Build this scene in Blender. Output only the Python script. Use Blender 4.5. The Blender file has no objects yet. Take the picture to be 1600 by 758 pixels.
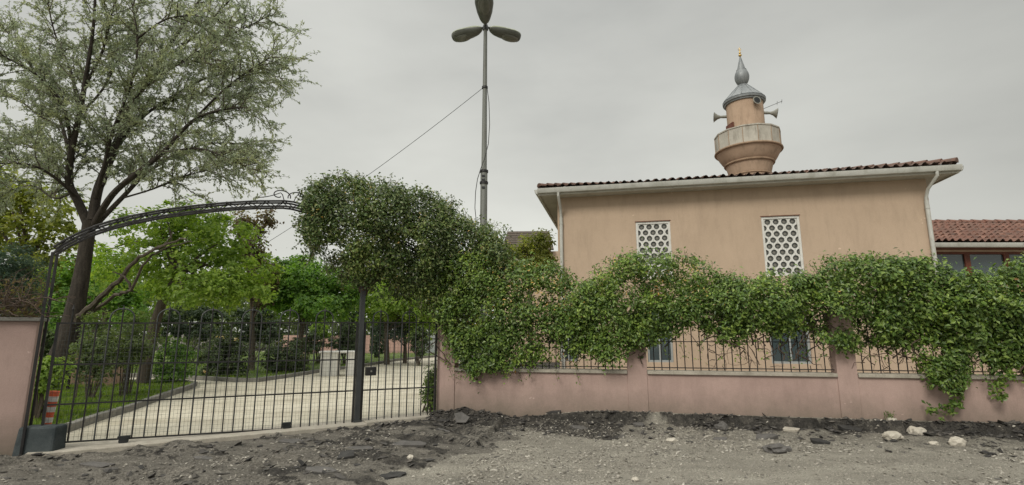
import bpy, math, random
import numpy as np
from mathutils import Vector, Matrix

random.seed(7)
rng = np.random.default_rng(11)
S = bpy.context.scene
COL = S.collection
R = math.radians

# ------------------------------------------------------------------ camera model
CAM_Z, PITCH, FOC = 1.6, R(10), 800.0
CP, SP = math.cos(PITCH), math.sin(PITCH)


def ray(px, py):
    u, v = px - 800.0, 379.0 - py
    return u, FOC * CP - v * SP, v * CP + FOC * SP          # x, y, z


def at(px, py, Y):
    u, f, w = ray(px, py)
    k = Y / f
    return Vector((u * k, Y, CAM_Z + w * k))


def ground_at(px, py, z=0.0):
    u, f, w = ray(px, py)
    k = (z - CAM_Z) / w
    return Vector((u * k, f * k, z))


def on_plane(px, py, A, d):
    """survey point on the vertical plane through A along d -> (s, z)"""
    u, f, w = ray(px, py)
    t = u / f
    s = (t * A[1] - A[0]) / (d[0] - t * d[1])
    Y = A[1] + s * d[1]
    return s, CAM_Z + w * Y / f


class Frame:
    """a vertical working plane: s along it, w out of it towards the street, z up"""
    def __init__(self, A, d):
        l = math.hypot(*d)
        self.A, self.d = A, (d[0] / l, d[1] / l)
        self.n = (self.d[1], -self.d[0])

    def __call__(self, s, w, z):
        return Vector((self.A[0] + self.d[0] * s + self.n[0] * w, self.A[1] + self.d[1] * s + self.n[1] * w, z))

    def pix(self, px, py):
        return on_plane(px, py, self.A, self.d)

    @property
    def ang(self):
        return math.atan2(self.d[1], self.d[0])


WALL = Frame((-1.475, 10.44), (.979, -.204))
GL, GR = (-6.62, 7.23), (-1.49, 10.36)
GATE = Frame(GL, (GR[0] - GL[0], GR[1] - GL[1]))
GLEN = math.hypot(GR[0] - GL[0], GR[1] - GL[1])
EAVE = Frame((0.80, 15.5), (.979, -.204))
MOSQ = Frame(tuple(EAVE(.55, -.55, 0)[:2]), (.979, -.204))

# ------------------------------------------------------------------ object helpers
OFF = {}


def tag(o, label=None, cat=None, group=None, kind=None):
    if label: o['label'] = label
    if cat: o['category'] = cat
    if group: o['group'] = group
    if kind: o['kind'] = kind
    return o


def thing(name, loc, label, cat, group=None):
    o = bpy.data.objects.new(name, None)
    o.empty_display_size = .2
    COL.objects.link(o)
    o.location = loc
    OFF[o.name] = Vector(loc)
    return tag(o, label, cat, group)


def link_mesh(name, me, mat, parent=None):
    o = bpy.data.objects.new(name, me)
    COL.objects.link(o)
    for m in (mat if isinstance(mat, (list, tuple)) else [mat]):
        me.materials.append(m)
    if parent is not None:
        off = OFF[parent.name]
        me.transform(Matrix.Translation(-off))
        o.parent = parent
        OFF[o.name] = off
    else:
        OFF[o.name] = Vector((0, 0, 0))
    return o


def np_mesh(name, V, F, smooth=False):
    """V (n,3), F (m,k) int arrays"""
    me = bpy.data.meshes.new(name)
    V = np.asarray(V, np.float32); F = np.asarray(F, np.int32)
    k = F.shape[1]
    me.vertices.add(len(V)); me.vertices.foreach_set('co', V.ravel())
    me.loops.add(F.size); me.loops.foreach_set('vertex_index', F.ravel())
    me.polygons.add(len(F))
    me.polygons.foreach_set('loop_start', np.arange(0, F.size, k, dtype=np.int32))
    me.polygons.foreach_set('loop_total', np.full(len(F), k, np.int32))
    me.polygons.foreach_set('use_smooth', np.full(len(F), smooth, bool))
    me.update(calc_edges=True)
    return me


class MB:
    def __init__(self):
        self.v, self.f = [], []

    def add(self, vs, fs):
        o = len(self.v)
        self.v += [tuple(p) for p in vs]
        self.f += [tuple(i + o for i in f) for f in fs]
        return self

    def hexa(self, p):                       # 8 corner points: bottom ring, top ring
        return self.add(p, [(3, 2, 1, 0), (4, 5, 6, 7), (0, 1, 5, 4), (1, 2, 6, 5), (2, 3, 7, 6), (3, 0, 4, 7)])

    def box(self, fr, s0, s1, w0, w1, z0, z1):
        c = [(s0, w1), (s1, w1), (s1, w0), (s0, w0)]
        return self.hexa([fr(s, w, z0) for s, w in c] + [fr(s, w, z1) for s, w in c])

    def prism(self, pts, z0, z1):
        n = len(pts)
        vs = [(p[0], p[1], z0) for p in pts] + [(p[0], p[1], z1) for p in pts]
        fs = [tuple(range(n - 1, -1, -1)), tuple(range(n, 2 * n))]
        fs += [(i, (i + 1) % n, n + (i + 1) % n, n + i) for i in range(n)]
        return self.add(vs, fs)

    def tube(self, pts, rad, sides=6, cap=True):
        pts = [Vector(p) for p in pts]
        n = len(pts)
        if not hasattr(rad, '__len__'): rad = [rad] * n
        vs, fs = [], []
        ref = None
        for i, p in enumerate(pts):
            t = (pts[min(i + 1, n - 1)] - pts[max(i - 1, 0)])
            t = t.normalized() if t.length > 1e-9 else Vector((0, 0, 1))
            if ref is None:
                ref = Vector((0, 0, 1)) if abs(t.z) < .9 else Vector((1, 0, 0))
            a = (ref - t * ref.dot(t)).normalized()
            ref = a
            b = t.cross(a)
            for k in range(sides):
                q = 2 * math.pi * k / sides
                vs.append(p + (a * math.cos(q) + b * math.sin(q)) * rad[i])
        for i in range(n - 1):
            for k in range(sides):
                k2 = (k + 1) % sides
                fs.append((i * sides + k, i * sides + k2, (i + 1) * sides + k2, (i + 1) * sides + k))
        if cap:
            fs.append(tuple(range(sides - 1, -1, -1)))
            fs.append(tuple(range((n - 1) * sides, n * sides)))
        return self.add(vs, fs)

    def lathe(self, c, prof, segs=32, ph=0.0):
        vs, fs = [], []
        for r, z in prof:
            for k in range(segs):
                q = 2 * math.pi * (k + ph) / segs
                vs.append((c[0] + r * math.cos(q), c[1] + r * math.sin(q), z))
        for i in range(len(prof) - 1):
            for k in range(segs):
                k2 = (k + 1) % segs
                fs.append((i * segs + k, i * segs + k2, (i + 1) * segs + k2, (i + 1) * segs + k))
        return self.add(vs, fs)

    def build(self, name, mat, parent=None, smooth=False, bevel=0):
        me = bpy.data.meshes.new(name)
        me.from_pydata(self.v, [], self.f)
        me.update()
        if smooth:
            me.polygons.foreach_set('use_smooth', [True] * len(me.polygons))
        o = link_mesh(name, me, mat, parent)
        if smooth:
            try: me.set_sharp_from_angle(angle=R(40))
            except Exception: pass
        if bevel:
            m = o.modifiers.new('bevel', 'BEVEL'); m.width = bevel; m.segments = 2; m.limit_method = 'ANGLE'
        return o


# ------------------------------------------------------------------ value noise
def _h(ix, iy, iz, seed):
    n = (ix * 374761393 + iy * 668265263 + iz * 2147483647 + seed * 974711) & 0xffffffff
    n = ((n ^ (n >> 13)) * 1274126177) & 0xffffffff
    n = ((n ^ (n >> 16)) * 2246822519) & 0xffffffff
    return ((n ^ (n >> 15)) & 0xffff) / 65535.0


def vnoise(p, seed=0):
    p = np.asarray(p, np.float64)
    if p.shape[-1] == 2:
        p = np.concatenate([p, np.zeros(p.shape[:-1] + (1,))], -1)
    i = np.floor(p).astype(np.int64); f = p - i
    f = f * f * (3 - 2 * f)
    r = 0
    for dx in (0, 1):
        wx = f[..., 0] if dx else 1 - f[..., 0]
        for dy in (0, 1):
            wy = f[..., 1] if dy else 1 - f[..., 1]
            for dz in (0, 1):
                wz = f[..., 2] if dz else 1 - f[..., 2]
                r = r + wx * wy * wz * _h(i[..., 0] + dx, i[..., 1] + dy, i[..., 2] + dz, seed)
    return r


def fbm(p, oct=4, seed=0):
    p = np.asarray(p, np.float64)
    r, a, t = 0, 1, 0
    for o in range(oct):
        r = r + a * vnoise(p * 2 ** o + o * 17.3, seed + o); t += a; a *= .5
    return r / t


def sstep(a, b, x):
    t = np.clip((x - a) / (b - a), 0, 1)
    return t * t * (3 - 2 * t)


# ------------------------------------------------------------------ materials
def new_mat(name):
    m = bpy.data.materials.new(name); m.use_nodes = True
    nt = m.node_tree
    return m, nt, nt.nodes, nt.links, nt.nodes['Principled BSDF']


def ramp(N, stops):
    r = N.new('ShaderNodeValToRGB')
    e = r.color_ramp.elements
    while len(e) < len(stops): e.new(.5)
    for k, (p, c) in enumerate(stops):
        e[k].position = p; e[k].color = (*c, 1)
    return r


def noise(N, L, co, scale, detail=6, rough=.6, stretch=None):
    n = N.new('ShaderNodeTexNoise'); n.inputs['Scale'].default_value = scale
    n.inputs['Detail'].default_value = detail; n.inputs['Roughness'].default_value = rough
    if stretch:
        mp = N.new('ShaderNodeMapping'); mp.inputs['Scale'].default_value = stretch
        L.new(co, mp.inputs['Vector']); L.new(mp.outputs[0], n.inputs['Vector'])
    else:
        L.new(co, n.inputs['Vector'])
    return n


def mixc(N, L, f, a, b, mode='MIX'):
    m = N.new('ShaderNodeMix'); m.data_type = 'RGBA'; m.blend_type = mode
    for sock, val in ((m.inputs['Factor'], f), (m.inputs[6], a), (m.inputs[7], b)):
        if hasattr(val, 'links'): L.new(val, sock)
        elif isinstance(val, tuple): sock.default_value = (*val, 1)
        else: sock.default_value = val
    return m.outputs[2]


def mat_surf(name, c1, c2, scale=2.0, rough=.8, bump=.2, bscale=60, metal=0, fine=.25, stretch=None, spec=.3, stain=None):
    """two-tone weathered surface: broad patches between c1 and c2, fine speckle, bump"""
    m, nt, N, L, P = new_mat(name)
    co = N.new('ShaderNodeTexCoord').outputs['Object']
    n1 = noise(N, L, co, scale, 8, .65, stretch)
    r1 = ramp(N, [(.32, c1), (.7, c2)]); L.new(n1.outputs[0], r1.inputs[0])
    n2 = noise(N, L, co, bscale, 4, .7)
    r2 = ramp(N, [(.25, (1 - fine,) * 3), (.75, (1 + fine * .4,) * 3)]); L.new(n2.outputs[0], r2.inputs[0])
    c = mixc(N, L, 1.0, r1.outputs[0], r2.outputs[0], 'MULTIPLY')
    if stain:
        sc, sl, amt, st = stain
        n3 = noise(N, L, co, sc, 8, .7, st)
        r3 = ramp(N, [(.5, (0, 0, 0)), (.72, (amt,) * 3)]); L.new(n3.outputs[0], r3.inputs[0])
        c = mixc(N, L, r3.outputs[0], c, sl)
    L.new(c, P.inputs['Base Color'])
    P.inputs['Roughness'].default_value = rough; P.inputs['Metallic'].default_value = metal
    P.inputs['Specular IOR Level'].default_value = spec
    if bump:
        b = N.new('ShaderNodeBump'); b.inputs['Strength'].default_value = bump; b.inputs['Distance'].default_value = .01
        L.new(n2.outputs[0], b.inputs['Height']); L.new(b.outputs[0], P.inputs['Normal'])
    return m


def mat_leaf(name, cols, trans=.35, rough=.45, spec=.3, tint=(1.5, 1.6, .6)):
    m, nt, N, L, P = new_mat(name)
    g = N.new('ShaderNodeNewGeometry')
    r = ramp(N, [(i / (len(cols) - 1), c) for i, c in enumerate(cols)])
    L.new(g.outputs['Random Per Island'], r.inputs[0])
    co = N.new('ShaderNodeTexCoord').outputs['Object']      # patches of younger and older growth
    n = noise(N, L, co, 1.5, 4, .6)
    r3 = ramp(N, [(.33, (.70, .74, .80)), (.52, (1, 1, 1)), (.68, (1.35, 1.28, 1.05))]); L.new(n.outputs[0], r3.inputs[0])
    base = mixc(N, L, 1.0, r.outputs[0], r3.outputs[0], 'MULTIPLY')
    L.new(base, P.inputs['Base Color'])
    P.inputs['Roughness'].default_value = rough; P.inputs['Specular IOR Level'].default_value = spec
    t = N.new('ShaderNodeBsdfTranslucent')
    tc = mixc(N, L, 1.0, base, tint, 'MULTIPLY')
    L.new(tc, t.inputs['Color'])
    x = N.new('ShaderNodeMixShader'); x.inputs[0].default_value = trans
    L.new(P.outputs[0], x.inputs[1]); L.new(t.outputs[0], x.inputs[2])
    L.new(x.outputs[0], N['Material Output'].inputs['Surface'])
    return m


M = {}
M['iron'] = mat_surf('black_painted_iron', (.012, .012, .013), (.03, .027, .025), 6, .5, .1, 90, 0, .2, spec=.4)
M['iron_blue'] = mat_surf('dull_dark_iron', (.03, .034, .036), (.062, .064, .062), 5, .55, .1, 80, 0, .2, spec=.4)
M['wire'] = mat_surf('galvanised_wire', (.05, .055, .05), (.09, .095, .085), 6, .5, 0, 80, 0)
M['concrete'] = mat_surf('pale_concrete', (.36, .33, .27), (.48, .44, .37), 3, .85, .3, 60, stain=(4, (.16, .14, .11), .6, None))
M['kerb'] = mat_surf('grey_kerb_stone', (.15, .145, .13), (.26, .25, .22), 3, .85, .3, 50)
M['lamp_grey'] = mat_surf('grey_painted_steel', (.105, .112, .098), (.165, .17, .15), 3, .5, .08, 40, 0, .15, stretch=(1, 1, .2), stain=(6, (.09, .07, .05), .4, (1, 1, .3)))
M['lamp_body'] = mat_surf('grey_lamp_housing', (.22, .25, .16), (.34, .36, .27), 4, .45, .05, 40)
M['lamp_tray'] = mat_surf('dark_lamp_tray', (.10, .105, .09), (.15, .155, .135), 4, .45, .05, 40)
M['lens'] = mat_surf('dusty_lamp_glass', (.13, .135, .115), (.19, .195, .17), 5, .25, 0, 40, spec=.5)
M['gutter'] = mat_surf('weathered_white_gutter', (.44, .44, .40), (.55, .55, .51), 3, .5, .05, 40, 0, .1, stain=(3, (.26, .25, .2), .6, (1, 1, .4)))
M['soffit'] = mat_surf('pale_boarded_soffit', (.42, .40, .34), (.52, .50, .44), 2, .8, .1, 40, stain=(3, (.25, .22, .17), .5, None))
M['white'] = mat_surf('white_plaster_grille', (.60, .60, .56), (.72, .71, .67), 3, .7, .08, 60, 0, .1, stain=(5, (.35, .33, .28), .5, None))
M['pvc'] = mat_surf('white_plastic_frame', (.28, .30, .30), (.36, .38, .375), 3, .4, 0, 60, 0, .1)
M['disc'] = mat_surf('bottle_glass', (.05, .052, .045), (.09, .09, .078), 9, .2, 0, 60, spec=.6)
M['disc_mid'] = mat_surf('bottle_glass_centre', (.16, .15, .125), (.2, .19, .16), 9, .25, 0, 60, spec=.6)
M['lead'] = mat_surf('lead_sheet_roof', (.17, .185, .19), (.27, .28, .28), 4, .5, .1, 30, .3, .2, stretch=(3, 3, .6))
M['mina'] = mat_surf('minaret_render', (.40, .285, .20), (.49, .355, .255), 2, .85, .15, 60, 0, .15, stain=(2.2, (.2, .15, .105), .7, (2, 2, .45)))
M['parapet'] = mat_surf('stained_parapet_stone', (.39, .365, .31), (.53, .50, .43), 2, .85, .2, 50, stain=(3, (.16, .14, .11), .8, (2, 2, .35)))
M['trimstain'] = mat_surf('minaret_moulding', (.30, .21, .14), (.40, .28, .19), 4, .85, .15, 60, stain=(5, (.13, .09, .06), .8, None))
M['gold'] = mat_surf('gilded_finial', (.55, .36, .1), (.65, .45, .16), 6, .3, 0, 40, .9)
M['horn'] = mat_surf('grey_loudspeaker', (.2, .2, .17), (.3, .3, .26), 5, .5, .05, 40)
M['brownwood'] = mat_surf('brown_window_frame', (.11, .035, .02), (.17, .055, .03), 4, .5, .1, 50)
M['chunk'] = mat_surf('broken_asphalt', (.03, .029, .027), (.075, .072, .068), 9, .9, .7, 70, 0, .5)
M['chunk_pale'] = mat_surf('dusty_asphalt', (.09, .085, .078), (.16, .15, .14), 7, .9, .6, 70, 0, .4)
M['stone'] = mat_surf('pale_rubble_stone', (.42, .38, .31), (.6, .56, .48), 8, .85, .5, 50, 0, .3, stain=(9, (.2, .17, .13), .6, None))
M['marble'] = mat_surf('white_marble_slab', (.66, .645, .60), (.8, .785, .75), 2.5, .5, .05, 40, 0, .1, stretch=(1, 1, .4))
M['far_roof'] = mat_surf('old_grey_brown_roof', (.06, .05, .04), (.13, .105, .08), 8, .9, .5, 30, 0, .4)
M['bark'] = mat_surf('dark_tree_bark', (.028, .023, .018), (.075, .062, .05), 7, .95, 1.0, 25, 0, .5, stretch=(2.5, 2.5, .35))
M['bark_pale'] = mat_surf('grey_brown_bark', (.075, .06, .045), (.14, .115, .09), 7, .95, .8, 25, 0, .4, stretch=(2.5, 2.5, .35))
M['deadwood'] = mat_surf('bare_deadwood', (.05, .04, .03), (.14, .115, .09), 5, .95, .8, 30, 0, .4, stretch=(2, 2, 1))
M['twig'] = mat_surf('dry_vine_twigs', (.06, .042, .03), (.15, .11, .085), 7, .9, .3, 40, 0, .3)
M['rubber'] = mat_surf('worn_dark_rubber', (.032, .042, .044), (.075, .088, .09), 5, .8, .4, 60, 0, .3)
M['orange'] = mat_surf('faded_orange_plastic', (.55, .085, .03), (.62, .13, .06), 6, .45, .05, 40, 0, .2)
M['reflect'] = mat_surf('white_reflective_band', (.5, .49, .46), (.62, .6, .56), 9, .35, .05, 60, 0, .2)
M['brownpanel'] = mat_surf('brown_board', (.15, .1, .065), (.23, .155, .1), 3, .8, .2, 40, stretch=(1, 1, 3))
M['dark'] = mat_surf('dark_plastic', (.015, .017, .018), (.03, .032, .033), 5, .5, .05, 40)
M['cable'] = mat_surf('black_cable', (.02, .02, .02), (.035, .035, .035), 5, .6, 0, 40)


def mat_glass(name, c):
    m, nt, N, L, P = new_mat(name)
    P.inputs['Base Color'].default_value = (*c, 1); P.inputs['Roughness'].default_value = .08
    P.inputs['Specular IOR Level'].default_value = .9
    co = N.new('ShaderNodeTexCoord').outputs['Object']
    n = noise(N, L, co, 1.2, 2); b = N.new('ShaderNodeBump'); b.inputs['Strength'].default_value = .05
    L.new(n.outputs[0], b.inputs['Height']); L.new(b.outputs[0], P.inputs['Normal'])
    return m


M['glass'] = mat_glass('window_glass', (.05, .07, .075))


def mat_wall(name, c1, c2, dirt, z0, z1, drip=.5):
    """painted render with blotches, vertical rain streaks and splashed mud along the foot"""
    m, nt, N, L, P = new_mat(name)
    tc = N.new('ShaderNodeTexCoord'); co = tc.outputs['Object']
    g = N.new('ShaderNodeNewGeometry')
    n1 = noise(N, L, co, .9, 9, .62)
    r1 = ramp(N, [(.3, c1), (.7, c2)]); L.new(n1.outputs[0], r1.inputs[0])
    n2 = noise(N, L, co, 3.5, 8, .75, (1, 1, .22))
    r2 = ramp(N, [(.48, (0, 0, 0)), (.78, (drip,) * 3)]); L.new(n2.outputs[0], r2.inputs[0])
    c = mixc(N, L, r2.outputs[0], r1.outputs[0], tuple(x * .62 for x in c1))
    sx = N.new('ShaderNodeSeparateXYZ'); L.new(g.outputs['Position'], sx.inputs[0])
    n3 = noise(N, L, co, 2.4, 10, .75)
    ad = N.new('ShaderNodeMath'); ad.operation = 'MULTIPLY_ADD'; ad.inputs[1].default_value = -.75; ad.inputs[2].default_value = .37
    L.new(n3.outputs[0], ad.inputs[0])
    sm = N.new('ShaderNodeMath'); sm.operation = 'ADD'; L.new(sx.outputs[2], sm.inputs[0]); L.new(ad.outputs[0], sm.inputs[1])
    mr = N.new('ShaderNodeMapRange'); mr.inputs[1].default_value = z0; mr.inputs[2].default_value = z1
    mr.inputs[3].default_value = .95; mr.inputs[4].default_value = 0
    L.new(sm.outputs[0], mr.inputs[0])
    c = mixc(N, L, mr.outputs[0], c, dirt)
    n4 = noise(N, L, co, 75, 5, .7)
    r4 = ramp(N, [(.25, (.84,) * 3), (.75, (1.06,) * 3)]); L.new(n4.outputs[0], r4.inputs[0])
    c = mixc(N, L, 1.0, c, r4.outputs[0], 'MULTIPLY')
    n6 = noise(N, L, co, 6.5, 3, .5)                        # chips and scuffs showing the plaster
    r6 = ramp(N, [(.725, (0, 0, 0)), (.745, (.55,) * 3)]); L.new(n6.outputs[0], r6.inputs[0])
    c = mixc(N, L, r6.outputs[0], c, tuple(min(1, x * 1.25 + .06) for x in c2))
    L.new(c, P.inputs['Base Color']); P.inputs['Roughness'].default_value = .9; P.inputs['Specular IOR Level'].default_value = .2
    b = N.new('ShaderNodeBump'); b.inputs['Strength'].default_value = .35; b.inputs['Distance'].default_value = .008
    L.new(n4.outputs[0], b.inputs['Height'])
    b2 = N.new('ShaderNodeBump'); b2.inputs['Strength'].default_value = .25; b2.inputs['Distance'].default_value = .03
    L.new(n3.outputs[0], b2.inputs['Height']); L.new(b.outputs[0], b2.inputs['Normal']); L.new(b2.outputs[0], P.inputs['Normal'])
    return m


M['pink'] = mat_wall('pink_painted_render', (.385, .275, .24), (.475, .345, .30), (.19, .158, .122), .0, .62)
M['pink_far'] = mat_wall('far_pink_render', (.42, .26, .22), (.5, .33, .28), (.24, .2, .16), -.1, .3)
M['beige'] = mat_wall('beige_painted_render', (.46, .350, .256), (.515, .393, .289), (.4, .3, .2), -.2, .2, .40)


def mat_tile(name, cols):
    m, nt, N, L, P = new_mat(name)
    g = N.new('ShaderNodeNewGeometry')
    co = N.new('ShaderNodeTexCoord').outputs['Object']
    r = ramp(N, [(i / (len(cols) - 1), c) for i, c in enumerate(cols)])
    at_ = N.new('ShaderNodeAttribute'); at_.attribute_name = 'tile'
    L.new(at_.outputs['Fac'], r.inputs[0])
    n = noise(N, L, co, 7, 8, .7)
    r2 = ramp(N, [(.42, (0, 0, 0)), (.7, (.75,) * 3)]); L.new(n.outputs[0], r2.inputs[0])
    c = mixc(N, L, r2.outputs[0], r.outputs[0], (.075, .06, .048))
    L.new(c, P.inputs['Base Color']); P.inputs['Roughness'].default_value = .85
    n2 = noise(N, L, co, 60, 4)
    b = N.new('ShaderNodeBump'); b.inputs['Strength'].default_value = .3; b.inputs['Distance'].default_value = .01
    L.new(n2.outputs[0], b.inputs['Height']); L.new(b.outputs[0], P.inputs['Normal'])
    return m


M['tile'] = mat_tile('clay_roof_tiles', [(.085, .055, .043), (.15, .082, .06), (.13, .088, .068), (.19, .105, .078)])
M['tile_red'] = mat_tile('red_clay_roof_tiles', [(.115, .06, .044), (.20, .092, .064), (.155, .078, .056), (.245, .125, .088)])

GRN = dict(
    vine=[(.044, .085, .016), (.078, .143, .024), (.135, .22, .038), (.21, .29, .058), (.088, .132, .036)],
    arch=[(.036, .068, .018), (.064, .110, .026), (.108, .162, .040), (.19, .23, .078), (.095, .10, .045)],
    willow=[(.26, .30, .20), (.335, .375, .255), (.41, .445, .33), (.285, .33, .215)],
    lime=[(.15, .24, .045), (.22, .32, .065), (.31, .40, .10), (.18, .275, .06)],
    green=[(.09, .18, .045), (.145, .265, .055), (.22, .34, .085)],
    olive=[(.14, .17, .04), (.21, .235, .055), (.28, .29, .075)],
    plum=[(.11, .075, .06), (.14, .10, .07), (.125, .13, .065)],
    cypress=[(.026, .05, .021), (.042, .07, .032), (.065, .09, .042)],
    spruce=[(.05, .085, .06), (.075, .12, .085), (.10, .145, .10)],
    shrub=[(.042, .075, .024), (.068, .11, .036), (.105, .145, .055), (.075, .09, .045)],
    far=[(.10, .14, .062), (.14, .185, .08), (.17, .21, .10)],
    grass=[(.10, .17, .025), (.15, .225, .04), (.21, .26, .07)],
)
for k, c in GRN.items():
    M['leaf_' + k] = mat_leaf(k + '_leaves', c, .16 if k in ('vine', 'arch', 'cypress', 'spruce', 'shrub') else .5, rough=.4 if k in ('vine', 'arch') else .5, spec=.45 if k in ('vine', 'arch') else .3, tint=(1.15, 1.18, .95) if k == 'willow' else (1.5, 1.6, .6))
M['leaf_flower'] = mat_leaf('honeysuckle_flowers', [(.60, .44, .12), (.66, .58, .36), (.66, .38, .08), (.66, .60, .44)], .3)
M['leaf_rust'] = mat_leaf('dry_rust_leaves', [(.25, .12, .05), (.32, .2, .08), (.16, .08, .05)], .3)


# ------------------------------------------------------------------ leaves
def unit(a):
    return a / np.maximum(np.linalg.norm(a, axis=-1, keepdims=True), 1e-9)


def leaf_arrays(pos, nrm, size, aspect=.5, droop=.25, fold=.12, tdir=None):
    n = len(pos)
    nrm = unit(nrm)
    t = rng.normal(size=(n, 3)) if tdir is None else tdir + rng.normal(size=(n, 3)) * .45
    t[:, 2] -= droop
    t = unit(t - nrm * (t * nrm).sum(1, keepdims=True))
    b = np.cross(nrm, t)
    s = np.asarray(size).reshape(-1, 1) * np.ones((n, 1))
    base = pos - t * s * .5
    tip = pos + t * s * .5 - np.array([0, 0, 1.]) * s * .08
    mid = pos - t * s * .08
    l = mid + b * s * aspect * .5 + nrm * s * fold
    r = mid - b * s * aspect * .5 + nrm * s * fold
    V = np.stack([base, r, tip, l], 1).reshape(-1, 3)
    i = np.arange(n)[:, None] * 4
    F = np.concatenate([i + np.array([[0, 1, 2]]), i + np.array([[0, 2, 3]])], 1).reshape(-1, 3)
    return V, F


def leaves(name, pos, nrm, size, mat, parent=None, **kw):
    V, F = leaf_arrays(np.asarray(pos, float), np.asarray(nrm, float), size, **kw)
    return link_mesh(name, np_mesh(name, V, F), mat, parent)


# ------------------------------------------------------------------ GROUND
def axis(a, b, step, far0, far1):
    mid = np.arange(a, b, step)
    g = [1.0]
    lo, hi = [], []
    x, st = a, step
    while x > far0:
        st *= 1.25; x -= st; lo.append(x)
    x, st = mid[-1], step
    while x < far1:
        st *= 1.25; x += st; hi.append(x)
    return np.concatenate([np.array(lo)[::-1], mid, np.array(hi)])


def wall_sw(X, Y):
    dx, dy = X - WALL.A[0], Y - WALL.A[1]
    return dx * WALL.d[0] + dy * WALL.d[1], dx * WALL.n[0] + dy * WALL.n[1]


def gate_sw(X, Y):
    dx, dy = X - GATE.A[0], Y - GATE.A[1]
    return dx * GATE.d[0] + dy * GATE.d[1], dx * GATE.n[0] + dy * GATE.n[1]


def street_dist(X, Y):
    """distance in front of the gate or wall line (street side positive)"""
    s, w = wall_sw(X, Y); gs, gw = gate_sw(X, Y)
    return np.where(s > 0, w, np.where(gs > 0, gw, gw)), s, gs


def strata(P):
    return fbm(P @ np.array([[.86, .5], [-.5, .86]]) * np.array([.9, 2.6]), 5, 12)


def old_edge(X, Y):
    """signed distance to the line where the old surface gives way to dirt"""
    return (X - (-1.35 + (Y - 5.84) * .46)) * .9


def asphalt_crack_shade_mask(X, Y):
    """loose black broken asphalt, plus shade painted along the crack lines"""
    d, s, gs = street_dist(X, Y)
    P = np.stack([X, Y], -1)
    nz = fbm(P * 1.3, 5, 3) - .5
    band = 1 - sstep(.75, 1.5, d + nz * 1.6 - .10 * np.clip(s, 0, 4))          # dark band along the wall
    right = 1 - sstep(.3, .75, d + nz * .9)
    m = np.where(s > 3.5, np.maximum(right, band * .35), band)
    f = P @ np.array([[.86, .5], [-.5, .86]]) * np.array([.55, 1.7])
    patch = sstep(.47, .60, fbm(f, 4, 36)) * (1 - sstep(1.1, 2.2, d)) * sstep(.25, .5, d)
    patch = patch * sstep(2.4, 4.2, gs)
    e = old_edge(X, Y) + nz * 1.3
    spill = .85 * sstep(-2.1, -.9, e) * (1 - sstep(-.1, .35, e)) * sstep(.42, .58, fbm(f * 1.6, 4, 44) + .03 * sstep(-1.2, -.4, e)) * sstep(.35, .6, d)
    m = np.where(s < .3, np.maximum(np.maximum(patch, spill), band * sstep(5.3, 6.0, gs)), np.maximum(m, spill * (s < 1.2)))
    m = np.where(s > 1.5, m * sstep(.04, .20, d + (fbm(P * 4, 3, 37) - .5) * .25), m)      # soil on the ledge
    q = strata(P)                                                                          # crevice shade painted as black lines along the broken layers
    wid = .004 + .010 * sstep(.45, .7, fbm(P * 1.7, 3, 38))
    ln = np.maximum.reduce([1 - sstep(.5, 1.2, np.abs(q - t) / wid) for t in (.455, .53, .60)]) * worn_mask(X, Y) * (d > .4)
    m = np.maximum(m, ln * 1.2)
    return np.clip(m, 0, 1)


def worn_mask(X, Y):
    """old grey road surface left in place on the gate side"""
    d, s, gs = street_dist(X, Y)
    P = np.stack([X, Y], -1)
    e = old_edge(X, Y) + (fbm(P * 1.1, 5, 31) - .5) * 1.5
    return 1 - sstep(-.12, .12, e)


def ground_z(X, Y):
    d, s, gs = street_dist(X, Y)
    P = np.stack([X, Y], -1)
    near = (1 - sstep(12, 22, np.hypot(X, Y))) * sstep(.02, .2, d)
    z = (fbm(P * .8, 3, 5) - .5) * .06 * near
    z += (fbm(P * 5, 4, 8) - .5) * .03 * near
    a = asphalt_crack_shade_mask(X, Y)
    # broken layers of old asphalt
    q = strata(P)
    lay = sstep(.455, .462, q) * .032 + sstep(.53, .537, q) * .03 + sstep(.60, .606, q) * .025
    gate_clear = np.where(s > 0, 1, sstep(.34, .62, d + (fbm(P * 3, 3, 14) - .5) * .25))
    z += lay * near * np.maximum(a, worn_mask(X, Y)) * (s < 1.5) * gate_clear - .05 * near * (1 - gate_clear)
    z += (fbm(P * 14, 3, 9) - .45) * .05 * near * a * gate_clear
    # ledge left standing along the wall foot
    H = .185 * sstep(1.2, 3.2, s)
    edge = .24 + (fbm(np.stack([s * 1.6, s * 0], -1), 4, 21) - .5) * .30 + (fbm(P * 9, 3, 22) - .5) * .10
    z += H * (1 - sstep(edge, edge + .10, d)) * (d > -.6)
    z += .08 * np.exp(-((d - .5) / .28) ** 2) * sstep(.2, 1.0, s) * near * fbm(P * 3, 4, 6) * 1.5
    z += .10 * np.exp(-((d - .12) / .2) ** 2 - ((s - .5) / .5) ** 2)
    garden = (d < .1) & ~((s > 0) & (d > -.6))
    z = np.where(garden, -.06, z)
    return z


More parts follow.
